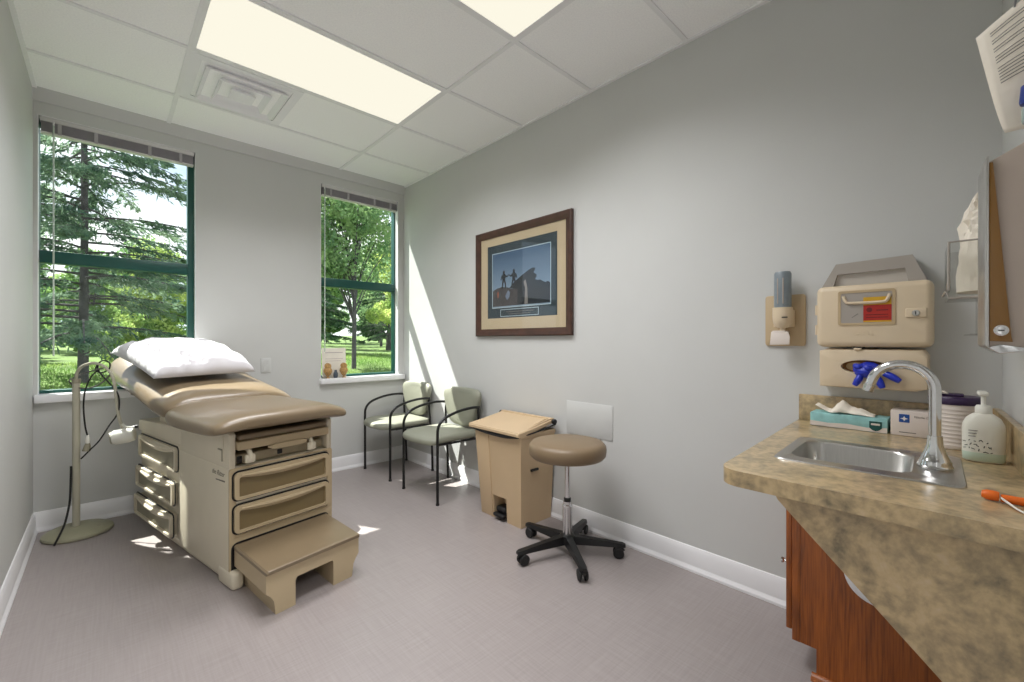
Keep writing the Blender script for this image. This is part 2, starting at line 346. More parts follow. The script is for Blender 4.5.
# ------------------------------------------------------------------ room constants
WR, WB, WL, H = 2.21, 3.97, -.33, 2.74
TW = .066
def NY(x): return -.07-(WR-x)*TW          # near wall face, slightly out of square
def build_room():
    mb = MB().box(WL-1.3, WR+.15, -2.1, WB+.2, -.1, 0)
    struct(obj('floor', mb, M_floor), 'grey mauve woven pattern vinyl floor', 'floor')
    # ceiling with lay-in tiles and grid
    c = struct(obj('ceiling', MB().box(WL-1.3, WR+.15, -2.1, WB+.02, H+.006, H+.12), M_ceil), 'white lay-in tile ceiling', 'ceiling')
    g = MB(); w = .012
    for x in (.325, 1.545): g.box(x-w, x+w, NY(x), WB, H-.002, H+.007)
    for y in (.405, 1.015, 1.625, 2.235, 2.845, 3.455): g.box(WL, WR, y-w, y+w, H-.0015, H+.007)
    g.box(WL, WL+.02, NY(WL), WB, H-.004, H+.007); g.box(WR-.02, WR, NY(WR), WB, H-.004, H+.007)
    obj('ceiling_grid', g, M_ceil_grid, c)
    # back wall with two window openings
    (a0, a1), (b0, b1) = (-.312, .487), (1.392, 2.150); zs, zh = .845, 2.595
    mb = MB(); Y0, Y1 = WB, WB+.10
    mb.box(WL-.15, a0, Y0, Y1, 0, H+.1).box(a1, b0, Y0, Y1, 0, H+.1).box(b1, WR+.15, Y0, Y1, 0, H+.1)
    for q0, q1 in ((a0, a1), (b0, b1)): mb.box(q0, q1, Y0, Y1, 0, zs).box(q0, q1, Y0, Y1, zh, H+.1)
    struct(obj('wall_back', mb, M_wall, ang=10), 'light grey window wall', 'wall')
    struct(obj('wall_right', MB().box(WR, WR+.15, NY(WR)-.3, WB, 0, H+.1), M_wall), 'light grey long wall with framed picture', 'wall')
    struct(obj('wall_left', MB().box(WL-.15, WL, -.4, WB, 0, H+.1), M_wall), 'light grey wall left of the lamp', 'wall')
    # near wall with the doorway the picture is taken from
    mb = MB()
    def seg(x0, x1, z0, z1):
        mb.prism([(x0, NY(x0), z0), (x1, NY(x1), z0), (x1, NY(x1)-.12, z0), (x0, NY(x0)-.12, z0)], (0, 0, z1-z0))
    seg(.70, WR+.02, 0, H+.1); seg(WL-.02, -.22, 0, H+.1); seg(-.22, .70, 2.1, H+.1)
    struct(obj('wall_near', mb, M_wall, ang=10), 'light grey near wall with doorway', 'wall')
    mb = MB().box(WL-1.3, WL-1.2, -2.1, -.3, 0, H+.1).box(WR+.05, WR+.15, -2.1, -.35, 0, H+.1).box(WL-1.3, WR+.15, -2.1, -2.0, 0, H+.1).box(WL-1.3, WL-.02, -.36, -.26, 0, H+.1)
    struct(obj('wall_corridor', mb, M_wall, ang=10), 'light grey corridor walls outside the doorway', 'wall')
    # sloped trim strip under the ceiling along the window wall
    mb = MB().prism([(WL, WB, 2.674), (WL, WB-.012, 2.674), (WL, WB-.05, H+.006), (WL, WB, H+.006)], (WR-WL, 0, 0))
    struct(obj('trim_1', mb, M_wall), 'grey strip between ceiling and window wall', 'trim')
    # baseboards: profiled board with shoe
    prof = [(0, 0), (.022, 0), (.022, .012), (.016, .022), (.013, .03), (.013, .095), (.008, .112), (.004, .122), (0, .124)]
    def base(name, p0, p1, nrm, lab):
        p0 = Vector((*p0, 0)); p1 = Vector((*p1, 0)); n = Vector((*nrm, 0)).normalized()
        mb = MB().prism([p0+n*d+Vector((0, 0, h)) for d, h in prof], p1-p0)
        struct(obj(name, mb, M_white_trim, ang=20), lab, 'baseboard')
    base('baseboard_back', (WL, WB), (WR, WB), (0, -1), 'white baseboard under the windows')
    base('baseboard_right', (WR, WB), (WR, .47), (-1, 0), 'white baseboard along the picture wall')
    base('baseboard_left', (WL, WB), (WL, NY(WL)), (1, 0), 'white baseboard behind the lamp')
    # windows
    for k, (x0, x1) in enumerate(((a0, a1), (b0, b1))):
        w = bpy.data.objects.new('window_%d' % (k+1), None); COL.objects.link(w); w.location = ((x0+x1)/2, 4.05, zs)
        struct(w, ('tall green framed window behind the exam table', 'tall green framed window behind the chairs')[k], 'window')
        hw = (x1-x0)/2; f = MB(); fy0, fy1 = -.02, .045; t = .042
        xo = .0 if k == 0 else .029; f.box(-hw-.038, -hw-.038+t, fy0, fy1, 0, zh-zs, .003).box(hw-t+xo, hw+xo, fy0, fy1, 0, zh-zs, .003)
        f.box(-hw-.03, hw+xo, fy0, fy1, 0, .026, .003).box(-hw-.03, hw+xo, fy0, fy1, zh-zs-t, zh-zs, .003)
        f.box(-hw, hw-t+xo, fy0-.006, fy1-.005, .838, .916, .004)
        obj('window_frame', f, M_green, w)
        for z0, z1 in ((.026, .838), (.916, zh-zs-t)):
            obj('pane', MB().box(-hw, hw-t+xo, .012, .016, z0, z1), M_pane, w)
        xr = hw+.028 if k == 0 else WR-.004-(x0+x1)/2
        s = MB().box(-hw-.012, xr, -.125, -.05, -.045, .006, .006).box(-hw, hw, -.081, fy0, -.02, .006)
        obj('window_sill', s, M_white_trim, w)
        # white lining of the reveal
        lin_ = MB().box(-hw, -hw+.003, -.079, fy0, .006, zh-zs).box(hw-.003, hw, -.079, fy0, .006, zh-zs).box(-hw, hw, -.079, fy0, zh-zs-.004, zh-zs)
        obj('reveal_lining', lin_, M_white_trim, w)
    # lawn outside
    n = 60; t = bmesh.new(); xs = np.linspace(-30, 45, n); ys = [4.07+ (q/40)**1.6*70 for q in range(41)]
    V = []
    for y in ys:
        row = []
        for x in xs:
            d = min(max((y-4.5)/8, 0), 1); d = d*d*(3-2*d)
            z = -.15+.86*d+max(0, y-12.5)*.022+.05*noise.noise(Vector((x*.4, y*.4, 0)))*min(1, (y-4.1)/2)
            row.append(t.verts.new((x, y, z)))
        V.append(row)
    for a, b in zip(V, V[1:]):
        for i in range(n-1): t.faces.new((a[i], a[i+1], b[i+1], b[i]))
    mb = MB(); mb.merge(t)
    struct(obj('ground', mb, mat('lawn_soil', (92, 116, 54), .95, var=.35, vscale=1.2, bump=.8, bscale=25)), 'sloping green lawn outside the windows', 'lawn')
build_room()
def ground_z(x, y):
    d = min(max((y-4.5)/8, 0), 1); d = d*d*(3-2*d)
    return -.15+.86*d+max(0, y-12.5)*.022+.05*noise.noise(Vector((x*.4, y*.4, 0)))*min(1, (y-4.1)/2)

# ------------------------------------------------------------------ exam table
def drawer(parent, w, h, M, rec_m, face_m, dip=.022, name='drawer'):
    o = rrect(-w/2, w/2, 0, h, .022, 5, 10)
    inn = []
    for (u, v) in rrect(-w/2+.02, w/2-.02, .013, h-.022, .01, 5, 10):
        if v > h-.022-.012: v -= dip*max(0, 1-(2*u/(w-.05))**2)
        inn.append((u, v))
    f = MB().ring([(u, v, .0) for u, v in o], [(u, v, .0) for u, v in inn], (0, 0, .016))
    # bulged pull lip along the top
    d = obj(name, f, face_m, parent, M=M)
    lip = [];
    obj('pull_lip', MB().tube([(u, h-.014-dip*.55*max(0, 1-(2*u/(w-.05))**2), .016) for u in np.linspace(-w/2+.03, w/2-.03, 15)], [.004+.007*math.sin(math.pi*i/14) for i in range(15)], 8), face_m, d, M=M)
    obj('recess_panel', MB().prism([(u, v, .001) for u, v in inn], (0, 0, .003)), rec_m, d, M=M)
    g = rrect(-w/2-.008, w/2+.008, -.008, h+.008, .028, 5, 10)
    obj('shadow_gap', MB().prism([(u, v, -.002) for u, v in g], (0, 0, .004)), M_black, d, M=M)
    return d
def superring(q, p0, p1, z0, z1, e=4.0, n=36, tilt=0):
    out = []
    for i in range(n):
        a = 2*math.pi*i/n; ca, sa = math.cos(a), math.sin(a)
        x = math.copysign(abs(ca)**(2/e), ca); y = math.copysign(abs(sa)**(2/e), sa)
        out.append((((p0+p1)/2)+x*(p1-p0)/2, q, (z0+z1)/2+y*(z1-z0)/2))
    return out
def build_table():
    T = thing('exam_table', 'cream medical exam table with taupe vinyl top, drawers and step', 'exam table', (.427, 2.43, 0), R(11.5))
    W = .533
    body = MB().box(0, W, 0, .64, .035, .572, .01, 3)
    body.prism([(.012, .60, .05), (.012, 1.18, .03), (.012, 1.34, .22), (.012, 1.36, .66), (.012, .60, .66)], (W-.024, 0, 0), .008)
    body.box(.02, W-.02, .05, 1.15, .004, .05, .004)
    obj('cabinet', body, M_beige, T)
    sd = MB()
    for p0, p1 in ((0, .03), (W-.03, W)):
        sd.prism([(p0, 0, .568), (p0, .62, .568), (p0, .62, .665), (p0, .52, .75), (p0, .04, .755), (p0, .0, .735)], (p1-p0, 0, 0), .006)
    sd.box(.03, W-.03, .40, .60, .568, .75, .004)
    sd.prism([(.0, .60, .60), (.0, 1.362, .60), (.0, 1.36, .668), (.0, .60, .70)], (W, 0, 0), .006)
    sd.box(.04, W-.04, .3, 1.1, .64, .77)
    obj('upper_side', sd, M_beige, T)
    # seam cover on the near side
    obj('side_cover', MB().prism([(-.004, .05, .60), (-.004, .56, .60), (-.004, .60, .69), (-.004, .06, .735)], (.006, 0, 0), .002), M_beige, T)
    obj('side_latch', MB().box(-.008, .0, .060, .066, .60, .66, .002).box(-.008, 0, .066, .11, .652, .66, .002), M_recess_s, T)
    # base feet beside the step
    for p in (-.004, W-.05): obj('foot', MB().box(p, p+.055, -.045, .12, .0, .085, .016, 3), M_beige, T)
    # cavity under the seat: leg extension and stirrup parts
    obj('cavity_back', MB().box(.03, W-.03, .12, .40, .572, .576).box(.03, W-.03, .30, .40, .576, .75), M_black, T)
    obj('leg_extension_pad', MB().box(.04, W-.034, -.012, .30, .700, .728, .009, 3), M_vinyl, T)
    lx = MB().box(.032, W-.030, -.022, .30, .655, .697, .006, 3)
    obj('leg_extension_tray', lx, M_beige_d, T)
    obj('tray_pull', MB().loft([superring(q, .17+.01*abs(k-1), .38-.01*abs(k-1), .632+.004*k, .660, 3, 24) for k, q in enumerate((-.03, -.018, .0))]), M_beige_d, T)
    obj('stirrup_box', MB().box(.036, W-.040, .03, .12, .578, .624, .005), mat('stirrup_grey', (150, 138, 112), .45), T)
    for p in (.085, .40):
        hk = MB().tube(catmull([(p, .03, .655), (p, -.005, .650), (p, -.024, .625), (p, -.022, .592)], 6), .012, 8)
        hk.box(p-.024, p+.024, -.030, -.012, .588, .630, .008)
        obj('stirrup_hook', hk, M_beige, T)
    obj('release_button', MB().box(.24, .264, .022, .034, .590, .614, .003), M_black, T)
    obj('stirrup_slot', MB().box(.045, .068, .022, .034, .582, .618, .003), M_black, T)
    # front drawers
    for zb in (.416, .256):
        drawer(T, .488, .132, MX((1, 0, 0), (0, 0, 1), (0, -1, 0), (.262, -.004, zb)), M_recess, M_beige_d)
    # side drawers
    for zb, hh, out in ((.437, .135, .0), (.247, .128, .014), (.066, .128, .022)):
        Mx = MX((0, -1, 0), (0, 0, 1), (-1, 0, 0), (.010-out, 1.02, zb))
        drawer(T, .66, hh, Mx, M_recess_s, M_beige, dip=.03, name='side_drawer')
        if out: obj('drawer_box', MB().box(.012-out, .05, .71, 1.33, zb+.004, zb+hh-.004), M_beige, T)
    # front face slab in the warmer cream
    obj('front_panel', MB().ring([(p, -.004, z) for p, z in rrect(.0, W, .2, .57, .012, 3, 2)], [(p, -.004, z) for p, z in rrect(.03, W-.03, .24, .56, .012, 3, 2)], (0, .01, 0)).box(.0, W, -.003, .006, .03, .245), M_beige_d, T)
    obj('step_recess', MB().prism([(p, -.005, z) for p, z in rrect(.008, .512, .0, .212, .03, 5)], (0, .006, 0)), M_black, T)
    # step
    st = [(-.008, .186), (-.008, .105), (.012, .085), (.026, .06), (.033, 0), (.12, 0), (.12, .11), (.128, .124), (.30, .124), (.306, .115), (.306, 0), (.408, 0), (.416, .06), (.43, .085), (.446, .105), (.446, .186)]
    def sp(p, q):  # the step narrows toward the front
        t = -q/.38; lo = .02+(-.008-.02)*t; hi = .498+(.446-.498)*t
        return lo+(p+.008)/.454*(hi-lo)
    s = MB(); s.loft([[(sp(p, q), q, z) for p, z in st] for q in (-.38, -.20, -.01)])
    obj('step', s, M_beige_d, T, ang=25)
    pad = MB(); rings = []
    for q, sh in ((-.392, .012), (-.388, .004), (-.375, 0), (-.012, 0)):
        a, b = sp(-.008, q)-.002+sh*.3, sp(.446, q)+.002-sh*.3
        rings.append([(a, q, .184+sh*.3), (b, q, .184+sh*.3), (b, q, .198-sh*.3), (b-.006, q, .205-sh*.3), (a+.006, q, .205-sh*.3), (a, q, .198-sh*.3)])
    pad.loft(rings); obj('step_pad', pad, M_vinyl, T)
    # upholstery: seat
    S = []
    for q, ins, z0, z1 in ((-.118, .06, .785, .805), (-.112, .02, .772, .822), (-.09, .0, .765, .838), (-.03, -.004, .75, .848), (.15, 0, .74, .848), (.35, .0, .735, .85), (.50, .004, .735, .852), (.59, .02, .738, .845), (.62, .05, .75, .82)):
        S.append(superring(q, -.105+ins, .575-ins, z0, z1, 3.6))
    # droop of the left and right edges, and a shallow dish across
    def shape(rings, amt=.03):
        out = []
        for r in rings:
            rr = []
            for (p, q, z) in r:
                u = (p-.235)/.345
                rr.append((p, q, z-amt*max(0, abs(u)-.55)**1.5))
            out.append(rr)
        return out
    seat = obj('seat_cushion', MB().loft(shape(S, .09)), M_vinyl, T, ang=180, subsurf=1)
    B = []
    prof = [(.555, .05, .80, .83), (.57, .02, .775, .862), (.60, .0, .755, .887), (.66, -.004, .745, .905), (.74, -.006, .752, .917), (.92, -.004, .785, .945), (1.15, 0, .822, .988), (1.35, -.006, .852, 1.048), (1.52, -.010, .872, 1.090), (1.64, -.006, .885, 1.112), (1.71, .012, .90, 1.108), (1.745, .05, .94, 1.08)]
    for q, ins, z0, z1 in prof: B.append(superring(q, -.085+ins, .625-ins, z0, z1, 3.2))
    obj('back_cushion', MB().loft(shape(B, .10)), M_vinyl, T, ang=180, subsurf=1)
    obj('back_frame', MB().prism([(.08, .60, .74), (.08, 1.35, .862), (.08, 1.35, .835), (.08, .75, .70)], (.37, 0, 0), .004), M_beige, T)
    obj('adjusting_knob', MB().lathe([(.0, 0), (.02, .0), (.024, .012), (.022, .03), (.0, .034)], (-.02, 1.50, .90), (-1, 0, -.2), 20), M_wire_w, T)
    obj('adjusting_knob', MB().lathe([(.0, 0), (.024, .0), (.026, .01), (.02, .022), (.0, .024)], (-.005, 1.40, .845), (-.4, 0, -1), 20), M_recess_s, T)
    # script logo on the near side
    LM = MX((0, -1, 0), (0, 0, 1), (-1, 0, 0), (-.0005, .122, .535))
    LG = mat('logo_ink', (104, 98, 86), .6)
    text('logo_lettering', 'the Ritter', .036, LM, LG, T, shear=.35)
    obj('logo_swash', MB().prism([(.0, .15, .502), (.0, .045, .508), (.0, .045, .500), (.0, .145, .497)], (-.0008, 0, 0)), LG, T)
    # pillow lying on the raised back
    return T
TBL = build_table()
def build_pillow():
    n = 40; L, Wd = .68, .57
    P = thing('pillow', 'white pillow lying on the raised back of the exam table', 'pillow', (0, 0, 0))
    def surf(sgn):
        rows = []
        for i in range(n+1):
            row = []
            for j in range(n+1):
                u = -1+2*i/n; v = -1+2*j/n
                edge = (max(0, 1-u**4)*max(0, 1-v**4))**.5
                pin = 1-.06*(1-v*v)*abs(u)**3-.0; pin2 = 1-.05*(1-u*u)*abs(v)**3
                x = u*Wd/2*pin; y = v*L/2*pin2
                h = (.135 if sgn > 0 else .020)*edge
                if sgn > 0:
                    w = noise.noise(Vector((x*5+y*13, y*6-x*5, 3.1)))*.026+noise.noise(Vector((x*16+y*22, y*9-x*8, 7)))*.014
                    ra = abs(noise.noise(Vector((x*9+y*17, y*5-x*5, 1.3)))); w -= .034*max(0, .25-ra)/.25*min(1, max(0, (.6-u)))
                    h += w*edge
                row.append(Vector((x, y, sgn*h)))
            rows.append(row)
        return rows
    mb = MB()
    t = bmesh.new(); V = {}
    for sgn in (1, -1):
        S = surf(sgn)
        for i in range(n+1):
            for j in range(n+1):
                bd = i in (0, n) or j in (0, n)
                if bd and sgn < 0: V[(sgn, i, j)] = V[(1, i, j)]
                else: V[(sgn, i, j)] = t.verts.new(S[i][j])
        for i in range(n):
            for j in range(n):
                q = [V[(sgn, i, j)], V[(sgn, i+1, j)], V[(sgn, i+1, j+1)], V[(sgn, i, j+1)]]
                t.faces.new(q if sgn > 0 else q[::-1])
    mb.merge(t)
    b = R(11.5); cb, sb = math.cos(b), math.sin(b)
    def tw(p, q, z): return Vector((.427+p*cb-q*sb, 2.43+p*sb+q*cb, z))
    ctr = tw(.185, 1.14, 1.044); ex = Vector((cb, sb, 0)); ey = (tw(.26, 1.5, 1.064)-tw(.26, 1.1, .980)).normalized(); a = R(4)
    ex2 = ex*math.cos(a)+ey*math.sin(a); ey2 = ey*math.cos(a)-ex*math.sin(a); nz = ex2.cross(ey2)
    P.location = ctr
    Mr = MX(ex2, ey2, nz, (0, 0, 0))
    obj('pillowcase', mb, M_pillow, P, ang=180, M=Mr)
build_pillow()

# ------------------------------------------------------------------ exam lamp
def build_lamp():
    b = Vector((-.135, 3.775, 0))
    L = thing('exam_lamp', 'beige gooseneck exam lamp on a flat disc base beside the window', 'lamp', b)
    obj('base', MB().lathe([(.0, 0), (.155, 0), (.162, .008), (.160, .02), (.13, .036), (.06, .046), (.0, .048)], (0.01, 0, 0), n=48, sx=1.0, sy=.98), M_lamp_base, L)
    obj('power_switch', MB().lathe([(.0, 0), (.012, 0), (.011, .006), (.0, .007)], (.10, -.05, .034), n=16), M_recess_s, L)
    obj('pole', MB().cyl((0, 0, .04), (0, 0, .93), .018, n=20), M_lamp, L)
    obj('collar', MB().cyl((0, 0, .925), (0, 0, .952), .021, n=20, bev=.002), M_recess_s, L)
    hd = Vector((.215, -.195, .60))
    def lt(a, z): return (a*.729, -a*.6845, z)
    g = catmull([lt(0, .95), lt(.004, .985), lt(.025, 1.02), lt(.07, 1.043), (.085, -.08, 1.048), lt(.17, 1.03), lt(.215, .985), lt(.235, .92), lt(.248, .83), lt(.262, .72), hd+Vector((-.005, .0, .05))], 6)
    obj('gooseneck', MB().tube(g, .0085, 10), M_lamp, L)
    ax = Vector((-.85, .0, -.32)).normalized(); ax = Vector((.9, -.2, .12)).normalized()
    obj('lamp_head', MB().lathe([(.0, -.058), (.036, -.055), (.044, -.042), (.045, .02), (.041, .034), (.041, .046), (.034, .052), (.0, .053)], hd, ax, 28), M_wire_w, L)
    obj('lamp_lens', MB().lathe([(.0, 0), (.036, 0), (.036, .004), (.0, .005)], hd-ax*.058, -ax, 24), M_lamp, L)
    obj('head_yoke', MB().tube(catmull([hd+Vector((-.01, 0, .075)), hd+Vector((.005, 0, .055)), hd+Vector((.03, 0, .048)), hd+Vector((.055, -.01, .052))], 5), .007, 8), M_wire_w, L)
    obj('yoke_knob', MB().cyl(hd+Vector((.05, -.01, .052)), hd+Vector((.064, -.015, .053)), .009, n=14, bev=.002), M_black, L)
    c1 = catmull([(.10, .03, .045), (-.06, -.145, .038), (-.062, -.13, .06), (-.04, -.06, .16), (-.024, -.02, .26), (-.022, -.012, .36), (-.02, -.012, .45)], 7)
    c1 = catmull([(-.085, -.16, .006), (-.07, -.145, .04), (-.045, -.09, .10), (-.028, -.03, .20), (-.024, -.012, .30), (-.022, -.008, .42)], 7)
    obj('power_cord', MB().tube(c1, .0055, 8), M_black, L)
    c2 = catmull([lt(.03, .46), lt(.08, .51), lt(.14, .57), lt(.20, .66), lt(.255, .74), lt(.265, .82), lt(.245, .88), lt(.19, .94), lt(.14, 1.0), lt(.135, 1.04), lt(.165, 1.065), lt(.205, 1.05), lt(.20, 1.01), lt(.15, .99), lt(.12, 1.01), lt(.135, 1.05)], 7)
    obj('cable', MB().tube(c2, .0042, 8), M_black, L)
    c3 = catmull([lt(.135, 1.01), lt(.09, .96), lt(.055, .88), lt(.045, .78), lt(.055, .66), lt(.07, .60)], 7)
    obj('cable', MB().tube(c3, .0042, 8), M_black, L)
    c4 = catmull([lt(.22, .99), lt(.16, .93), lt(.08, .895), lt(.0, .90), lt(-.03, .92), (-.03, .012, .945), (.0, .022, .965), lt(.06, .99), lt(.17, 1.02)], 7)
    obj('cable', MB().tube(c4, .004, 8), mat('grey_cable', (92, 88, 84), .5), L)
    obj('plug', MB().lathe([(.0, 0), (.008, .0), (.012, .02), (.010, .04), (.006, .05), (0, .05)], (*lt(.07, .555),), (0, 0, 1), 14), M_wire_w, L)
    obj('plug_tip', MB().lathe([(.0, 0), (.02, .0), (.016, .03), (.009, .05), (0, .052)], (*lt(.062, .508),), (.15, 0, 1), 14), M_recess_s, L)
build_lamp()

# ------------------------------------------------------------------ chairs
def build_chair(loc, label):
    C = thing('waiting_chair', label, 'chair', loc, 0, 'sage armchairs by the window')
    hw = .243; r = .0105
    for s in (1, -1):
        fl = [(-.212, s*hw, 0), (-.212, s*hw, .30), (-.212, s*hw, .50), (-.206, s*hw, .555), (-.18, s*hw, .597), (-.13, s*hw, .628), (-.04, s*hw, .654), (.06, s*(hw-.004), .668), (.14, s*(hw-.012), .668), (.185, s*(hw-.02), .662)]
        obj('arm_and_front_leg', MB().tube(fl[:2]+catmull(fl[1:], 6), r, 10), M_black_metal, C)
        rl = [(.212, s*(hw-.008), 0), (.205, s*(hw-.008), .25), (.19, s*(hw-.012), .45), (.18, s*(hw-.02), .60), (.192, s*(hw-.03), .70)]
        obj('rear_leg', MB().tube(catmull(rl, 5), r, 10), M_black_metal, C)
        for x, y in ((-.212, s*hw), (.212, s*(hw-.008))):
            obj('foot_glide', MB().cyl((x, y, 0), (x, y, .012), .013, n=12), M_black, C)
    fr = MB()
    for s in (1, -1): fr.tube([(-.212, s*hw, .432), (.19, s*(hw-.012), .425)], .009, 8)
    fr.tube([(-.15, -hw, .428), (-.15, hw, .428)], .009, 8).tube([(.15, -hw+.03, .422), (.15, hw-.03, .422)], .009, 8)
    obj('seat_rail', fr, M_black_metal, C)
    rings = []
    for z, ins in ((.436, .02), (.440, .004), (.452, 0), (.470, .002), (.480, .012), (.484, .05), (.482, .13)):
        ring = []
        for i in range(48):
            a = 2*math.pi*i/48; e = 6.5; ca, sa = math.cos(a), math.sin(a)
            x = math.copysign(abs(ca)**(2/e), ca)*(.225-ins); y = math.copysign(abs(sa)**(2/e), sa)*(.245-ins)
            x -= .035*(1-(y/.25)**2)*(1 if x < 0 else 0)
            ring.append((x-.018, y, z-.012*max(0, -x-.12)/.1))
        rings.append(ring)
    obj('seat', MB().loft(rings), M_sage, C, ang=60)
    # shield-shaped back, wider at the top
    outl = []
    for i in range(48):
        a = 2*math.pi*i/48; e = 5.0; ca, sa = math.cos(a), math.sin(a)
        u = math.copysign(abs(ca)**(2/e), ca); v = math.copysign(abs(sa)**(2/e), sa)
        v = v if v < 0 else v*.9
        half = .252-.085*(max(0, (.75-v)/1.75))**1.3
        outl.append((u*half, .675+v*.155-(.0 if v > 0 else .02*(1-u*u)*-v)))
    rings = []
    for d, sc in ((-.024, .72), (-.022, .92), (-.014, .985), (0, 1.0), (.014, .985), (.02, .93), (.02, .5)):
        rings.append([(.208+.085*(z-.675)+d+.03*(1-(y/.245)**2)-.03, y*sc, .660+(z-.675)*sc) for y, z in outl])
    obj('backrest', MB().loft(rings), M_sage, C, ang=60)
build_chair((1.962, 3.612, 0), 'sage vinyl black tube armchair in the corner against the window wall')
build_chair((1.952, 2.880, 0), 'sage vinyl black tube armchair between the corner chair and the step-on bin')

# ------------------------------------------------------------------ step-on bin
def build_bin():
    B = thing('step_on_bin', 'tan plastic step-on waste bin with closed lid beside the stool', 'bin', (2.03, 2.14, 0))
    hb = .60
    def tap(mb):
        for v in mb.bm.verts:
            t = v.co.z/hb; v.co.y *= 1+.17*t; v.co.x = (v.co.x-.15)*(1+.13*t)+.15
        return mb
    mb = MB()
    prof = [(.195, .0), (.195, hb), (-.195, hb), (-.195, 0), (-.065, 0), (-.065, .155), (.062, .155), (.062, 0)]
    mb.prism([(-.125, y, z) for y, z in prof], (.09, 0, 0))
    mb.box(-.036, .155, -.195, .195, 0, hb)
    mb.prism([(-.128, y, z) for y, z in [(.075, .0), (.075, hb-.02), (.19, hb-.02), (.19, .0)]], (.01, 0, 0), .003)
    obj('body', tap(mb), M_bin, B, ang=25)
    ed = MB().box(-.131, -.118, .070, .078, 0, hb-.01, .002)
    obj('front_rib', tap(ed), M_bin, B)
    obj('rim', tap(MB().box(-.129, .160, -.201, .201, hb-.03, hb, .006)), M_bin, B)
    bag = MB(); rings = []
    pts = catmull([(-.168, -.215, .588), (-.172, -.1, .574), (-.172, .05, .573), (-.170, .17, .580), (-.166, .232, .59)], 6)
    bag.tube(pts, .011, 8); bag.tube(catmull([(-.168, -.215, .588), (-.08, -.238, .600), (.05, -.243, .615), (.15, -.243, .632)], 6), .005, 8)
    obj('bag_edge', bag, M_black, B)
    lid = MB(); rings = []
    for (x, z0, z1, ins) in ((-.190, .592, .606, .012), (-.182, .588, .616, .0), (-.05, .606, .634, 0), (.12, .640, .664, .002), (.14, .648, .672, .006)):
        a, b = -.236+ins, .268-ins
        rings.append([(x, a, z0), (x, b, z0), (x, b, z1-.006), (x, b-.008, z1), (x, a+.008, z1), (x, a, z1-.006)])
    lid.loft(rings)
    # hinge flange at the back of the lid
    obj('lid', lid, M_bin, B, ang=25)
    def lz(x): return .616+(x+.182)*(.664-.616)/.302
    rib = MB()
    for y0, y1, xx in ((-.226, -.218, -.1), (-.2, -.192, -.02)):
        rib.prism([(xx, y0, lz(xx)), (.13, y0-.0, lz(.13)), (.13, y0, lz(.13)+.008)], (0, y1-y0, 0))
    rib.box(.115, .146, -.234, .262, .645, .672, .004)
    obj('lid_ridge', rib, M_bin, B)
    for s in (-.252, .27): obj('hinge_cap', MB().cyl((.125, s-.012, .652), (.125, s+.012, .652), .017, n=18, bev=.003), M_black, B)
    obj('pedal', MB().box(-.15, -.03, -.052, .05, .022, .045, .008, 3).box(-.13, -.05, -.045, .043, .05, .085, .012, 3).box(-.06, -.02, -.05, .05, .0, .06), M_black, B)
    obj('side_handle_slot', MB().box(-.062, .005, -.2275, -.214, .352, .368, .004, M=None), M_black, B)
build_bin()

# ------------------------------------------------------------------ rolling stool
def build_stool():
    S = thing('rolling_stool', 'round brown vinyl stool on five black casters', 'stool', (1.877, 1.547, 0), R(19))
    obj('seat', MB().lathe([(.0, .536), (.175, .536), (.198, .541), (.212, .556), (.215, .583), (.212, .606), (.198, .622), (.17, .629), (.0, .632)], n=64), M_vinyl_seat, S, ang=60)
    obj('seat_plate', MB().cyl((0, 0, .52), (0, 0, .537), .09, n=24), M_black, S)
    obj('gas_lift', MB().cyl((0, 0, .28), (0, 0, .525), .0145, n=20), M_chrome, S)
    obj('lift_ring', MB().cyl((0, 0, .293), (0, 0, .312), .020, n=20, bev=.003), M_black, S)
    obj('column', MB().lathe([(.0, .09), (.026, .09), (.026, .255), (.0275, .26), (.0275, .272), (.024, .276), (.024, .293), (.0, .293)], n=24), M_chrome, S)
    obj('hub', MB().lathe([(.0, .06), (.04, .06), (.045, .075), (.042, .105), (.03, .112), (.0, .112)], n=24), M_black, S)
    for k in range(5):
        a = R(72*k); c, s = math.cos(a), math.sin(a); Mz = Matrix.Rotation(a, 4, 'Z')
        leg = MB().loft([[(x, -w, z0), (x, w, z0), (x, w*.75, z1), (x, -w*.75, z1)] for x, w, z0, z1 in ((.02, .026, .062, .108), (.12, .023, .062, .098), (.24, .020, .062, .086), (.30, .019, .060, .080), (.315, .012, .062, .076))])
        obj('leg', leg, M_black, S, M=Mz)
        cs = MB().cyl((.29, 0, .045), (.29, 0, .066), .008, n=10)
        cs.loft([[(.29+.0+x, y, z) for x, z in ((-.03, .03), (-.026, .05), (-.01, .06), (.012, .058), (.022, .045), (.0, .035))] for y in (-.009, .009)])
        cst = obj('caster', cs, M_black, S, M=Mz)
        for y0, y1 in ((-.024, -.010), (.010, .024)):
            obj('wheel', MB().cyl((.278, y0, .0292), (.278, y1, .0292), .029, n=24, bev=.004), M_rubber, cst, M=Mz)
build_stool()

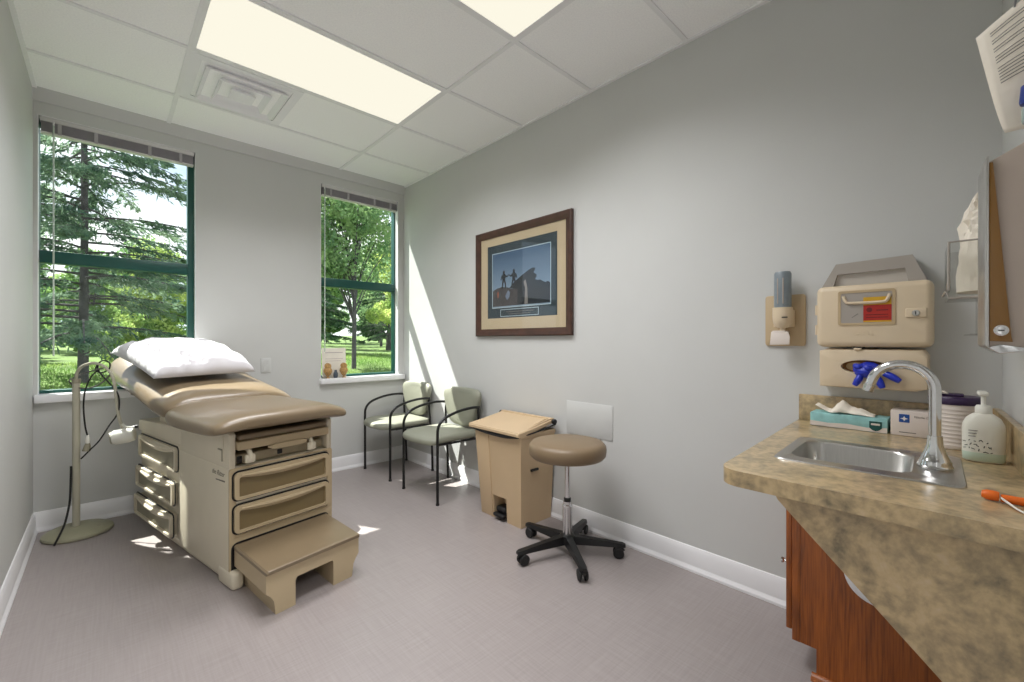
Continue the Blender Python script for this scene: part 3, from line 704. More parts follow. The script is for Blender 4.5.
# ------------------------------------------------------------------ framed picture
def build_picture():
    P = thing('framed_picture', 'walnut framed print of a blue sky and dark rocks on the long wall', 'picture', (WR, 2.263, 1.632))
    w, h = .496, .41
    def fr(a, b): return [(-.0, -a, -b), (-.0, a, -b), (0, a, b), (0, -a, b)]
    f = MB(); prof = [(0, .0), (0, .022), (.008, .027), (.022, .024), (.04, .018), (.05, .013), (.055, .012), (.055, .0)]
    rings = []
    for d, t in prof: rings.append([(-.003-t, y, z) for y, z in ((-w+d, -h+d), (w-d, -h+d), (w-d, h-d), (-w+d, h-d))])
    f.loft(rings, cap=False); obj('frame', f, M_frame, P, ang=20)
    obj('backing', MB().box(-.006, -.002, -w+.02, w-.02, -h+.02, h-.02), M_black, P)
    def plate(y0, y1, z0, z1, x0, x1): return MB().box(-x1, -x0, -y1, -y0, z0, z1)   # y as seen left to right
    obj('mat_board', MB().ring([(-.007, y, z) for y, z in rrect(-w+.05, w-.05, -h+.05, h-.05, .001, 1)], [(-.007, y, z) for y, z in rrect(-.362, .362, -.272, .292, .001, 1)], (-.002, 0, 0)), M_matboard, P)
    obj('inner_mat', plate(-.37, .37, -.28, .30, .006, .0075), M_inmat, P)
    # print
    sk = bpy.data.materials.new('print_sky'); sk.use_nodes = True; nt = sk.node_tree; N = nt.nodes; b = N['Principled BSDF']; b.inputs['Roughness'].default_value = .6
    tc = N.new('ShaderNodeTexCoord'); sp = N.new('ShaderNodeSeparateXYZ'); mr = N.new('ShaderNodeMapRange'); mr.inputs[1].default_value = -.17; mr.inputs[2].default_value = .2
    rp = N.new('ShaderNodeValToRGB'); rp.color_ramp.elements[0].color = (*lin((132, 154, 172)), 1); rp.color_ramp.elements[1].color = (*lin((56, 84, 112)), 1)
    nt.links.new(tc.outputs['Object'], sp.inputs[0]); nt.links.new(sp.outputs[2], mr.inputs[0]); nt.links.new(mr.outputs[0], rp.inputs[0]); nt.links.new(rp.outputs[0], b.inputs['Base Color'])
    pr = obj('print', plate(-.300, .300, -.189, .223, .0078, .0084), sk, P)
    def shp(name, pts, m, d=.0088):
        obj(name, MB().prism([(-d, -y*1.03, z*1.15+.005) for y, z in pts], (-.0004, 0, 0)), m, pr)
    shp('print_rocks', [(-.29, -.163), (-.29, -.055), (-.24, -.042), (-.19, -.035), (-.12, -.043), (-.09, -.055), (.0, -.055), (.0, -.163)], M_rock)
    shp('print_ledge', [(-.11, -.05), (-.06, -.015), (.02, .022), (.09, .05), (.13, .060), (.152, .056), (.150, .042), (.135, .030), (.150, .022), (.168, .012), (.162, -.004), (.150, -.012), (.175, -.022), (.20, -.020), (.22, -.030), (.245, -.040), (.27, -.036), (.29, -.045), (.29, -.163), (-.02, -.163), (-.02, -.06)], M_rock2, .009)
    for x, k in ((-.165, 1), (-.06, -1)):
        shp('print_figure', [(x+k*a, b) for a, b in ((-.024, -.05), (-.020, -.01), (-.016, .012), (-.024, .022), (-.030, .006), (-.036, .010), (-.030, .036), (-.014, .046), (-.010, .052), (-.013, .062), (-.006, .071), (.005, .071), (.011, .062), (.008, .052), (.016, .044), (.034, .034), (.050, .044), (.052, .036), (.034, .024), (.018, .026), (.014, .010), (.022, -.012), (.026, -.05), (.014, -.05), (.010, -.016), (.0, -.002), (-.008, -.016), (-.012, -.05))], M_rock2, .0092)
    shp('print_cascade', [(.05, -.16), (.056, -.06), (.04, -.02), (.06, -.005), (.068, -.03), (.078, -.06), (.082, -.16)], M_ink, .0096)
    shp('print_highlight', [(-.15, -.10), (-.12, -.06), (-.10, -.075), (-.105, -.105), (-.13, -.125)], mat('print_haze', (104, 118, 136), .7), .0096)
    shp('print_flame', [(-.235, -.105), (-.24, -.075), (-.228, -.06), (-.22, -.08), (-.225, -.105)], mat('print_orange', (140, 76, 52), .7), .0096)
    def outline(y0, y1, z0, z1, t, nm):
        obj(nm, MB().ring([(-.0086, -y, z) for y, z in rrect(y0, y1, z0, z1, .001, 1)], [(-.0086, -y, z) for y, z in rrect(y0+t, y1-t, z0+t, z1-t, .001, 1)], (-.0006, 0, 0)), M_line, P)
    outline(-.306, .306, -.195, .229, .005, 'print_border'); outline(-.21, .19, -.262, -.207, .004, 'caption_border')
    obj('caption_line', plate(-.15, .14, -.229, -.226, .0078, .0084).box(-.0084, -.0078, -.11, .12, -.245, -.242), M_ink, P)
    obj('glazing', MB().box(-.0125, -.0115, -w+.05, w-.05, -h+.05, h-.05), M_picglass, P)
build_picture()

# ------------------------------------------------------------------ ceiling lights and vent
def troffer(y0, y1, label):
    x0, x1 = .333, 1.535
    T = thing('ceiling_light', label, 'ceiling light', ((x0+x1)/2, (y0+y1)/2, H), 0, 'recessed ceiling lights')
    a, b = (x1-x0)/2, (y1-y0)/2
    obj('frame', MB().ring([(x, y, -.003) for x, y in rrect(-a-.006, a+.006, -b-.006, b+.006, .002, 1)], [(x, y, -.003) for x, y in rrect(-a+.014, a-.014, -b+.014, b-.014, .002, 1)], (0, 0, .012)), M_ceil_grid, T)
    m = MATS.get('troffer_lens')
    if not m:
        m = bpy.data.materials.new('troffer_lens'); MATS['troffer_lens'] = m; m.use_nodes = True; nt = m.node_tree; N = nt.nodes; N.clear(); o = N.new('ShaderNodeOutputMaterial'); e = N.new('ShaderNodeEmission')
        e.inputs[0].default_value = (1.0, .955, .80, 1); e.inputs[1].default_value = .458
        nt.links.new(e.outputs[0], o.inputs[0])
    obj('lens', MB().box(-a+.012, a-.012, -b+.012, b-.012, -.0005, .004), m, T)
    ld = bpy.data.lights.new('troffer_lamp', 'AREA'); ld.shape = 'RECTANGLE'; ld.size = 2*a-.03; ld.size_y = 2*b-.03; ld.energy = PANEL_W; ld.color = (.985, .98, 1); ld.spread = R(138)
    lo = bpy.data.objects.new('troffer_lamp', ld); COL.objects.link(lo); lo.parent = T; lo.location = (0, 0, -.004)
troffer(2.245, 2.830, 'long lit ceiling light panel beside the air vent')
troffer(1.025, 1.615, 'lit ceiling light panel at the top edge, nearer the doorway')
def corridor_fill_light():  # added lamp, never in view: fills the room through the doorway
    T = thing('ceiling_light', 'added fill light panel, out of view in the corridor outside the doorway', 'ceiling light', (.35, -1.15, H), 0, 'recessed ceiling lights')
    obj('lens', MB().box(-.6, .6, -.28, .28, -.0005, .004), MATS['troffer_lens'], T)
    ld = bpy.data.lights.new('troffer_lamp', 'AREA'); ld.shape = 'RECTANGLE'; ld.size = 1.18; ld.size_y = .54; ld.energy = 42; ld.color = (.98, .98, 1)
    lo = bpy.data.objects.new('troffer_lamp', ld); COL.objects.link(lo); lo.parent = T; lo.location = (0, 0, -.004)
corridor_fill_light()
def build_vent():
    V = thing('ceiling_vent', 'square white stepped air diffuser in the ceiling beside the light', 'air vent', (.622, 3.155, H))
    sq = lambda s, z: [(-s, -s, z), (s, -s, z), (s, s, z), (-s, s, z)]
    m = mat('vent_enamel', (236, 236, 239), .45)
    obj('panel', MB().ring(sq(.285, 0.001), sq(.235, .001), (0, 0, .004)), m, V)
    obj('duct_neck', MB().box(-.24, .24, -.24, .24, .06, .064), mat('vent_dark', (60, 62, 64), .8), V)
    def cone(s0, z0, s1, z1):
        mb = MB(); mb.loft([sq(s0, z0), sq(s1, z1), sq(s1-.003, z1-.006), sq(s0-.004, z0)], cap=False)
        obj('louvre', mb, m, V, ang=20)
    obj('surround', MB().loft([sq(.235, .003), sq(.232, .058), sq(.23, .06)], cap=False), mat('recess_shade', (120, 121, 123), .6), V, ang=20)  # darker grey on the inner sides deepens the shade of the recess
    cone(.135, .060, .216, -.013); cone(.078, .05, .140, -.019)
    obj('centre_plate', MB().prism(sq(.066, -.024), (0, 0, .004)).loft([sq(.03, .02), sq(.066, -.021)], cap=False), m, V, ang=20)
build_vent()

# ------------------------------------------------------------------ blinds
def build_blind(x0, x1, label, wx):
    B = thing('window_blind', label, 'blind', ((x0+x1)/2, 4.0, 2.590), 0, 'raised window blinds')
    a = (x1-x0)/2-.006
    obj('headrail', MB().box(-a, a, -.024, .02, -.026, 0, .002), M_blind_l, B)
    sl = MB()
    for k in range(14): sl.box(-a+.004, a-.004, -.026, .022, -.029-.0042*k-.0026, -.029-.0042*k, 0)
    obj('slat', sl, M_blind, B)
    obj('bottom_rail', MB().box(-a+.002, a-.002, -.026, .022, -.100, -.089, .003), M_blind_l, B)
    for f in (-.78, -.35, .35, .80):
        obj('ladder_tape', MB().box(a*f-.009, a*f+.009, -.0275, -.0265, -.096, -.026), mat('blind_tape', (176, 172, 176), .7), B)
    L = 1.50
    obj('tilt_wand', MB().cyl((wx, -.034, -.045), (wx, -.034, -L), .0045, n=10), M_wand, B)
    obj('wand_hook', MB().cyl((wx, -.024, -.02), (wx, -.036, -.048), .004, n=8), M_blind_l, B)
build_blind(-.308, .483, 'raised grey blind with long wand above the exam table', -.33)
build_blind(1.396, 2.146, 'raised grey blind in the window behind the chairs', -.345)

# ------------------------------------------------------------------ wall plates
def build_plates():
    o = thing('outlet_plate', 'white double outlet plate on the window wall behind the exam table', 'outlet', (.955, WB, .985))
    obj('cover', MB().box(-.038, .038, -.007, 0, -.06, .06, .003), M_wall, o)
    for z in (-.025, .025): obj('socket', MB().prism([(x, -.009, z+q) for x, q in rrect(-.017, .017, -.017, .017, .008, 4)], (0, .004, 0)), M_wall, o)
    p = thing('access_panel', 'blank painted access panel on the wall behind the stool', 'wall panel', (WR, 1.66, .69))
    obj('plate', MB().box(-.004, 0, -.19, .165, -.105, .105, .0015), mat('panel_paint', (202, 203, 201), .55), p)
build_plates()

# ------------------------------------------------------------------ counter, cabinet, sink
ZC = .845
def build_counter():
    Cn = thing('countertop', 'stone-look laminate worktop with backsplash and slanted end bracket', 'countertop', (0, 0, 0))
    def FY(x): return .516-(2.19-x)*.047
    out = [(WR-.001, NY(WR)+.002), (WR-.001, FY(WR))]
    cx, cy, r = 1.262, FY(1.262)-.055, .055
    for k in range(0, 9):
        a = R(90+90*k/8); out.append((cx+r*math.cos(a)*1.12, cy+r*math.sin(a)))
    out += [(1.20, NY(1.2)+.002)]
    a = R(2.5); ca, sa = math.cos(a), math.sin(a)
    def sk(x, y): return (1.612+x*ca-y*sa, .21+x*sa+y*ca)
    hole = [sk(x, y) for x, y in rrect(-.17, .165, -.18, .182, .03, 4)]
    mb = MB().holed(out, hole, ZC-.041, ZC)
    obj('worktop', mb, M_lam, Cn, ang=30)
    bs = MB().box(WR-.02, WR-.001, NY(WR)+.004, .515, ZC, .956, .003)
    obj('backsplash', bs, M_lam, Cn)
    b2 = MB().prism([(1.20, NY(1.20)+.002, ZC), (WR-.02, NY(WR-.02)+.002, ZC), (WR-.02, NY(WR-.02)+.02, ZC), (1.20, NY(1.2)+.02, ZC)], (0, 0, .111), .003)
    obj('backsplash', b2, M_lam, Cn)
    br = MB().prism([(1.232, .345, ZC-.041), (1.232, .335, ZC-.06), (1.232, NY(1.23)+.003, .325), (1.232, NY(1.23)+.003, ZC-.041)], (.022, 0, 0), .001)
    obj('end_bracket', br, M_lam, Cn)
    # sink
    S = thing('sink', 'stainless steel drop-in sink set in the worktop', 'sink', (1.612, .21, ZC), a)
    def rr(x0, x1, y0, y1, r, z): return [(x, y, z) for x, y in rrect(x0, x1, y0, y1, r, 6, 2)]
    O0 = rr(-.19, .185, -.196, .198, .03, .0005); O1 = rr(-.188, .183, -.194, .196, .03, .004); O2 = rr(-.176, .171, -.182, .184, .028, .0045)
    I0 = rr(-.140, .135, -.10, .168, .05, .0035); I1 = rr(-.135, .130, -.095, .163, .048, -.004); I2 = rr(-.128, .123, -.088, .156, .045, -.11); I3 = rr(-.10, .095, -.06, .128, .05, -.138); I4 = rr(-.03, .03, .0, .06, .029, -.142)
    mb = MB(); mb.loft([O0, O1, O2, I0, I1, I2, I3, I4], cap=False); mb.prism(rr(-.03, .03, .0, .06, .029, -.1425), (0, 0, .0005))
    obj('bowl', mb, M_steel, S, ang=50)
    obj('drain', MB().lathe([(.0, .001), (.022, .001), (.034, .004), (.036, .006), (.0, .0065)], (0, .03, -.1425), n=28), M_chrome, S)
    # faucet
    F = thing('faucet', 'chrome gooseneck faucet standing behind the sink', 'faucet', (1.60, .067, ZC+.0045))
    obj('base', MB().lathe([(.0, 0), (.035, 0), (.036, .006), (.033, .011), (.0325, .018), (.030, .022), (.022, .042), (.0165, .062), (.015, .085), (.0, .086)], n=32), M_chrome, F)
    rise = [(0, 0, .08), (0, 0, .15), (0, 0, .205)]
    arc = [(0, .066-.066*math.cos(t), .205+.066*math.sin(t)) for t in np.linspace(0, math.pi*.93, 18)]
    end = Vector(arc[-1]); dv = (Vector(arc[-1])-Vector(arc[-2])).normalized()
    obj('spout', MB().tube(rise[:2]+arc+[tuple(end+dv*.012)], .0125, 16), M_chrome, F)
    obj('aerator', MB().cyl(end+dv*.008, end+dv*.03, .0145, .0135, n=18, bev=.002), M_chrome, F)
    # cabinet
    K = thing('sink_cabinet', 'cherry wood base cabinet under the worktop by the wall', 'cabinet', (0, 0, 0))
    X0 = 1.812; yb = NY(1.85)-.0
    side = [(X0, .421, .106), (X0, .421, ZC-.042), (X0, yb+.03, ZC-.042), (X0, yb+.03, .0), (X0, .373, 0), (X0, .373, .106)]
    bd = MB().prism(side, (.018, 0, 0)).box(X0+.018, WR-.002, .36, .373, 0, .106).box(X0+.018, WR-.002, -.05, .42, .106, .12)
    bd.prism([(WR-.02, y, z) for _, y, z in side], (.018, 0, 0))
    obj('body', bd, M_wood, K, ang=20)
    obj('face_frame', MB().box(X0, X0+.045, .4215, .447, .104, ZC-.042, .002).box(WR-.05, WR-.002, .4215, .447, .104, ZC-.042, .002).box(X0+.045, WR-.05, .4215, .447, .104, .14, .002).box(X0+.045, WR-.05, .4215, .447, ZC-.09, ZC-.042, .002), M_wood, K)
    dr = obj('door', MB().box(X0+.006, WR-.015, .449, .468, .135, ZC-.075, .004).box(X0+.07, WR-.08, .466, .474, .20, ZC-.15, .006), M_wood, K)
    obj('knob', MB().lathe([(.0, 0), (.007, 0), (.005, .010), (.010, .014), (.011, .019), (.0, .022)], (X0+.022, .466, .372), (0, 1, 0), 18), M_chrome, dr)
    obj('base_molding', MB().prism([(X0-.022, .386, 0), (X0, .386, 0), (X0, .386, .022), (X0-.008, .386, .020), (X0-.018, .386, .010)], (0, yb+.03-.386, 0)), M_wood, K)
    rg = MB(); pr = [(.088, 0), (.088, .006), (.082, .010), (.068, .010), (.062, .004), (.062, 0)]
    rings = [[(X0-h, (.207+r*math.cos(2*math.pi*i/40)), .418+r*math.sin(2*math.pi*i/40)) for i in range(40)] for r, h in pr]
    rg.loft(rings, cap=False); obj('port_ring', rg, M_white_trim, K)
    obj('port_cover', MB().lathe([(.0, 0), (.063, 0), (.063, .002), (.05, .005), (.0, .006)], (X0, .207, .418), (-1, 0, 0), 32), M_steel, K)
build_counter()

# ------------------------------------------------------------------ things on the counter
def build_counter_items():
    # tissue box
    t = thing('tissue_box', 'flat teal tissue box with a white tissue on the worktop', 'tissue box', (2.132, .330, ZC+.001))
    obj('carton', MB().box(-.052, .052, -.118, .119, 0, .052, .001), M_teal, t)
    w = MB().prism([(-.0524, y, z) for y, z in ((-.118, .001), (-.118, .020), (-.06, .014), (.0, .020), (.06, .016), (.119, .020), (.119, .001))], (-.0004, 0, 0))
    obj('carton_band', w, M_card, t)
    sh = [(-.018, .040), (.018, .040), (.018, .016), (.010, .008), (0, .004), (-.010, .008), (-.018, .016)]
    bd = obj('shield_badge', MB().prism([(-.0531, -.085+y, z) for y, z in sh], (-.0004, 0, 0)), M_dteal, t)
    obj('badge_band', MB().box(-.0540, -.0532, -.098, -.072, .026, .033), M_card, bd)
    tb = bmesh.new(); n = 18; V = []
    for i in range(n+1):
        row = []
        for j in range(9):
            u = i/n; v = j/8
            y = .085-.165*u; hgt = (.004+.045*math.exp(-((u-.38)/.16)**2)+.02*math.exp(-((u-.70)/.2)**2))*math.sin(math.pi*(v*.9+.05))
            x = -.035+.07*v
            z = .0525+hgt*(1+.25*noise.noise(Vector((u*6, v*4, 2))))+.004*noise.noise(Vector((u*14, v*12, 0)))*math.sin(math.pi*v)
            if u < .15: y += .02*(.15-u)/.15; z += .028*(.15-u)/.15
            row.append(tb.verts.new((x+.012*noise.noise(Vector((u*5, 1, 0))), y, max(z, .0525))))
        V.append(row)
    for a, b in zip(V, V[1:]):
        for j in range(8): tb.faces.new((a[j], a[j+1], b[j+1], b[j]))
    mb = MB(); mb.merge(tb)
    o = obj('tissue', mb, M_paper, t, ang=180); md = o.modifiers.new('thick', 'SOLIDIFY'); md.thickness = .0008
    # glove carton
    g = thing('glove_carton', 'white glove carton with a blue square mark beside the tissue box', 'carton', (2.133, .135, ZC+.001))
    obj('carton', MB().box(-.053, .053, -.075, .068, 0, .088, .001), M_card, g)
    lg = obj('blue_mark', MB().box(-.0537, -.0531, .017, .045, .048, .077), M_blue, g)
    star = []
    for k in range(8):
        a = math.pi/4*k; r = .011 if k % 2 == 0 else .0045; star.append((-.0541, .031+r*math.cos(a), .0615+r*.8*math.sin(a)))
    obj('star_mark', MB().prism(star, (.0006, 0, 0)), M_white, lg)
    text('lettering', 'Nitrile Gloves', .0105, FW((-.0534, -.025, .070)), M_ink, g)
    obj('print_line', MB().box(-.0536, -.0531, .0, .045, .011, .014), M_ink, g)
    # wipes canister
    c = thing('wipes_canister', 'white ribbed wipes canister with a dark purple lid behind the faucet', 'canister', (1.985, .037, ZC+.001))
    pr = [(.0, 0), (.058, 0), (.060, .003)]
    for k in range(10): pr += [(.060, .008+.0125*k), (.0613, .012+.0125*k), (.060, .016+.0125*k)]
    pr += [(.060, .140), (.0, .141)]
    obj('tub', MB().lathe(pr, n=40), M_card, c)
    obj('lid', MB().lathe([(.0, .139), (.062, .139), (.063, .142), (.063, .158), (.060, .163), (.0, .165)], n=40), M_purple, c)
    obj('lid_flap', MB().box(-.03, .02, -.02, .03, .163, .171, .004, 3), M_purple, c)
    obj('wipe', MB().loft([[(x-.02, y+.02, .170+z) for x, y, z in ((-.012, -.006, 0), (.012, -.006, 0), (.012, .008, 0), (-.012, .008, 0))], [(x-.022, y+.03, .176+z) for x, y, z in ((-.014, -.004, 0), (.01, -.006, .003), (.012, .018, .002), (-.016, .012, .001))]]), M_paper, c)
    # soap bottle
    s = thing('soap_bottle', 'translucent pump bottle with a little green soap in the worktop corner', 'soap bottle', (1.80, -.022, ZC+.001), R(4))
    def ov(w, d, z, n=36):
        return [(d*math.copysign(abs(math.cos(2*math.pi*i/n))**.8, math.cos(2*math.pi*i/n)), w*math.copysign(abs(math.sin(2*math.pi*i/n))**.8, math.sin(2*math.pi*i/n)), z) for i in range(n)]
    obj('bottle', MB().loft([ov(.036, .02, 0), ov(.041, .024, .004), ov(.042, .025, .03), ov(.0425, .025, .09), ov(.041, .0245, .105), ov(.034, .022, .122), ov(.022, .018, .133), ov(.015, .0145, .137)]), M_soap, s, ang=60)
    obj('soap_fill', MB().loft([ov(.0366, .0206, .0012), ov(.0416, .0246, .0045), ov(.0424, .0254, .026), ov(.0424, .0254, .027)]), M_soap_fluid, s, ang=60)
    obj('cap', MB().lathe([(.0, .134), (.0165, .134), (.0170, .137), (.0170, .152), (.0140, .158), (.0, .159)], n=28), M_wire_w, s)
    obj('pump_stem', MB().cyl((0, 0, .155), (0, 0, .188), .0052, n=14), M_wire_w, s); obj('pump_head', MB().box(-.009, .045, -.010, .010, .184, .196, .004, 3), M_wire_w, s)
    mk = MB(); rr = random.Random(5)
    for k in range(20):
        y = .036-.050*(k % 7)/6+rr.uniform(-.003, .003); z = .036+.011*(k//7)-.004*(y < .0)+rr.uniform(-.003, .003); L = rr.uniform(.003, .006); a = rr.uniform(0, math.pi)
        xx = -.0253*max(.2, 1-abs(y/.0425)**2.5)**.4-.0004
        mk.box(-.0006, .0004, -L*.7, L*.7, -.0008, .0008, M=Matrix.Translation((xx, y, z)) @ Matrix.Rotation(a, 4, 'X'))
    obj('bottle_marks', mk, M_dink, s)
    mk = MB()
    for k in range(3):
        y = .026; mk.box(-.0006, .0004, -.009+.002*k, .009, -.0009, .0009, M=Matrix.Translation((-.0248, y-.004, .088-.008*k)))
    obj('label_lines', mk, M_ink, s)
    # orange key holder with a looped cord
    k = thing('orange_key_holder', 'orange plastic key holder with a white cord loop on the worktop edge', 'key holder', (1.372, -.045, ZC+.001))
    obj('grip', MB().cyl((0, -.034, .0085), (0, .004, .0085), .0085, n=18, bev=.002), M_orange, k)
    obj('cap', MB().lathe([(.0, 0), (.0095, 0), (.0108, .004), (.0105, .018), (.007, .025), (.0, .026)], (.0, .006, .0105), (0, 1, .05), 18), M_orange, k)
    obj('cord', MB().tube(catmull([(.0, .006, .013), (-.016, -.002, .008), (-.05, -.018, .0035), (-.075, -.03, .0025), (-.11, -.03, .0025), (-.135, -.04, .0025), (-.13, -.056, .0025), (-.10, -.05, .0025), (-.075, -.033, .0045)], 6), .0022, 8), M_wire_w, k)
build_counter_items()

# ------------------------------------------------------------------ sharps box, glove holder, soap pump on the long wall
def build_wall_boxes():
    s = thing('sharps_container', 'cream sharps disposal cabinet with a red label window on the wall', 'sharps container', (WR, .262, 1.29))
    w = .170; F = -.118     # half width, front plane
    obj('cabinet', MB().box(F, -.02, -w, w, -.128, .112, .022, 4).box(-.03, 0, -w+.01, w-.01, -.12, .10), M_cream, s)
    top = [(-w+.012, .100), (w-.012, .100), (w-.05, .185), (-w+.045, .190)]
    tp = MB().ring([(F+.03, -y, z) for y, z in ((-w+.008, .10), (w-.012, .10), (w-.055, .208), (-w+.060, .200))], [(F+.03, -y, z) for y, z in ((-w+.05, .105), (w-.065, .105), (w-.075, .162), (-w+.065, .158))], (.08, 0, 0))
    obj('clear_top', tp, M_grey_clear, s)
    obj('top_insert', MB().box(F+.045, F+.09, -w+.05, w-.05, .10, .164), mat('pale_insert', (186, 180, 172), .4), s)
    yc0, yc1, z0, z1 = -.055, .115, -.038, .085      # viewer-left is +y
    wf = MB().ring([(F-.003, y, z) for y, z in rrect(-.072, .098, -.045, .088, .008, 4)], [(F-.003, y, z) for y, z in rrect(-.063, .089, -.036, .079, .006, 4)], (.02, 0, 0))
    obj('window_frame', wf, M_cream2, s)
    obj('window_panel', MB().box(F-.0012, F+.004, -.063, .089, -.036, .079), M_grey_clear, s)
    obj('red_label', MB().box(F-.0022, F-.0012, -.061, .020, -.028, .030), M_red, s)
    obj('yellow_label', MB().box(F-.0018, F-.0012, -.061, .020, .030, .060).box(F-.0018, F-.0012, -.061, .020, -.034, -.028), M_yellow, s)
    obj('label_symbol', MB().lathe([(.0, 0), (.009, 0), (.009, .0006), (.0, .0006)], (F-.0022, .002, .012), (-1, 0, 0), 20), mat('dark_red_print', (110, 16, 14), .5), s)
    obj('label_lines', MB().box(F-.0028, F-.0022, -.052, -.018, .008, .012).box(F-.0028, F-.0022, -.052, .012, -.008, -.005).box(F-.0028, F-.0022, -.052, .012, -.018, -.015), MATS['dark_red_print'], s)
    obj('window_handle', MB().tube(catmull([(F-.004, .080, .068), (F-.006, .072, .046), (F-.006, .055, .040), (F-.006, -.03, .040), (F-.006, -.048, .046), (F-.004, -.056, .068)], 6), .0055, 8), M_cream, s)
    obj('panel_slit', MB().box(-.0006, .0006, -.012, .012, -.0012, .0012, M=Matrix.Translation((F-.0016, .045, -.008)) @ Matrix.Rotation(R(-38), 4, 'X')), M_ink, s)
    lk = obj('lock_plate', MB().box(F-.006, F+.01, -.155, -.098, -.022, .012, .004, 3), M_cream, s)
    obj('lock', MB().cyl((F-.005, -.126, -.006), (F-.011, -.126, -.006), .011, n=20, bev=.002), M_steel, lk)
    obj('keyhole', MB().box(F-.0116, F-.010, -.1275, -.1245, -.012, .0), M_black, lk)
    text('embossed_lettering', 'SAGE', .026, FW((F-.0004, .02, -.075)), M_cream, s, ext=.0008)
    for z in (.02, -.06): obj('hinge', MB().cyl((F+.02, w+.001, z-.02), (F+.02, w+.001, z+.02), .006, n=10), M_cream, s)
    # glove dispenser
    g = thing('glove_dispenser', 'cream glove holder under the sharps cabinet with an oval opening', 'glove dispenser', (WR, .265, 1.080))
    hw = .160; Fg = -.105
    ov = [(-.058+.082*math.cos(t) if False else .016+.078*math.cos(t), .016+.026*math.sin(t)) for t in np.linspace(0, 2*math.pi, 49)[:-1]]
    oc = rrect(-hw+.018, hw-.018, -.076+.018, .073-.018, .001, 11)
    # front plate with an oval hole, matched by angle
    def bydir(c, rect):
        out = []
        for k in range(48):
            t = 2*math.pi*k/48; dx, dy = math.cos(t), math.sin(t); x0, x1, y0, y1 = rect
            sx = (x1-c[0])/dx if dx > 1e-9 else ((x0-c[0])/dx if dx < -1e-9 else 1e9)
            sy = (y1-c[1])/dy if dy > 1e-9 else ((y0-c[1])/dy if dy < -1e-9 else 1e9)
            q = min(sx, sy); out.append((c[0]+dx*q, c[1]+dy*q))
        return out
    c = (.016, .006)
    ov = [(c[0]+.072*math.cos(2*math.pi*k/48), c[1]+.026*math.sin(2*math.pi*k/48)) for k in range(48)]
    oc = bydir(c, (-hw+.012, hw-.012, -.066, .063)); om = bydir(c, (-hw+.003, hw-.003, -.074, .071)); ob = bydir(c, (-hw, hw, -.077, .074))
    mb = MB().loft([[(Fg+.03, y, z) for y, z in ov], [(Fg, y, z) for y, z in ov], [(Fg, y, z) for y, z in oc], [(Fg+.003, y, z) for y, z in om], [(Fg+.013, y, z) for y, z in ob], [(0, y, z) for y, z in ob]], cap=False)
    obj('holder', mb, M_cream, g, ang=50)
    obj('glove_box_front', MB().box(Fg+.03, Fg+.034, -hw+.03, hw-.03, -.06, .06), mat('brown_card', (150, 104, 52), .7), g)
    obj('card_slot', MB().prism([(Fg+.026, c[0]+.03*math.cos(t)+.03, c[1]+.017*math.sin(t)) for t in np.linspace(0, 2*math.pi, 24)[:-1]], (.003, 0, 0)), mat('pale_card', (196, 170, 120), .7), g)
    obj('latch', MB().box(Fg+.002, Fg+.03, .02, .052, .074, .084, .002), M_black, g)
    obj('latch_tab', MB().box(Fg-.006, Fg+.01, .024, .048, .071, .078, .002), M_cream, g)
    # blue gloves bulging out
    b = thing('blue_gloves', 'crumpled blue nitrile gloves poking out of the glove holder', 'gloves', (WR+Fg, .258, 1.070))
    mb = MB()
    def blob(pts, rad): mb.tube(catmull(pts, 5), [rad*(.55+.45*math.sin(math.pi*min(1, (i+1)/(len(pts)*5-3)))) for i in range((len(pts)-1)*5+1)], 9)
    mb.loft([superring(0, -.040+q, .052-q*.8, -.030+q*.3, .032-q*.3, 2.6, 24) for q in (.02, .006, .0, .004, .018)], M=MX((0, 1, 0), (1, 0, 0), (0, 0, 1), (0, 0, 0)))
    # palm ring offsets along depth
    d = 0
    for v in mb.bm.verts: pass
    obj_pts = [((-.018, -.03, .0), (-.03, -.055, -.012), (-.036, -.082, -.030)), ((-.018, -.02, .01), (-.03, -.045, .016), (-.034, -.064, .024)), ((-.018, -.008, -.01), (-.03, -.024, -.034), (-.034, -.034, -.058)),
               ((-.018, .004, -.01), (-.03, .0, -.036), (-.032, .004, -.062)), ((-.018, .03, -.01), (-.026, .036, -.030), (-.028, .048, -.054)), ((-.018, .03, .012), (-.026, .036, .016), (-.018, .05, .022)), ((-.018, .0, .012), (-.034, .004, .012), (-.034, .016, .02))]
    for p in obj_pts: blob(p, .0125)
    mb2 = MB()
    rings = []
    for x, sc, dz in ((.025, .6, .016), (.004, .78, .015), (-.008, 1.0, .004), (-.022, .95, 0), (-.034, .6, 0), (-.040, .2, 0)):
        rings.append([(x+(.004*noise.noise(Vector((y*90, z*90, x*50))) if x < 0 else 0), .010+y*sc*(1+.18*noise.noise(Vector((y*60, z*60, 4)))), dz+z*sc*(1+.2*noise.noise(Vector((z*70, y*50, 9))))) for y, z in [(.046*math.cos(2*math.pi*k/28), .0245*math.sin(2*math.pi*k/28)) for k in range(28)]])
    mb.bm.free(); mb = mb2; mb.loft(rings)
    for p in obj_pts: blob(p, .0125)
    obj('glove', mb, M_blue_glove, b, ang=60)
    # sanitizer pump
    p = thing('sanitizer_dispenser', 'grey bottle hand sanitizer pump on a tan wall plate', 'soap dispenser', (WR, .570, 1.276))
    obj('plate', MB().prism([(-.012, y, z) for y, z in rrect(-.078, .078, -.113, .113, .012, 4)], (.012, 0, 0), .003), M_cream2, p)
    cx = -.065
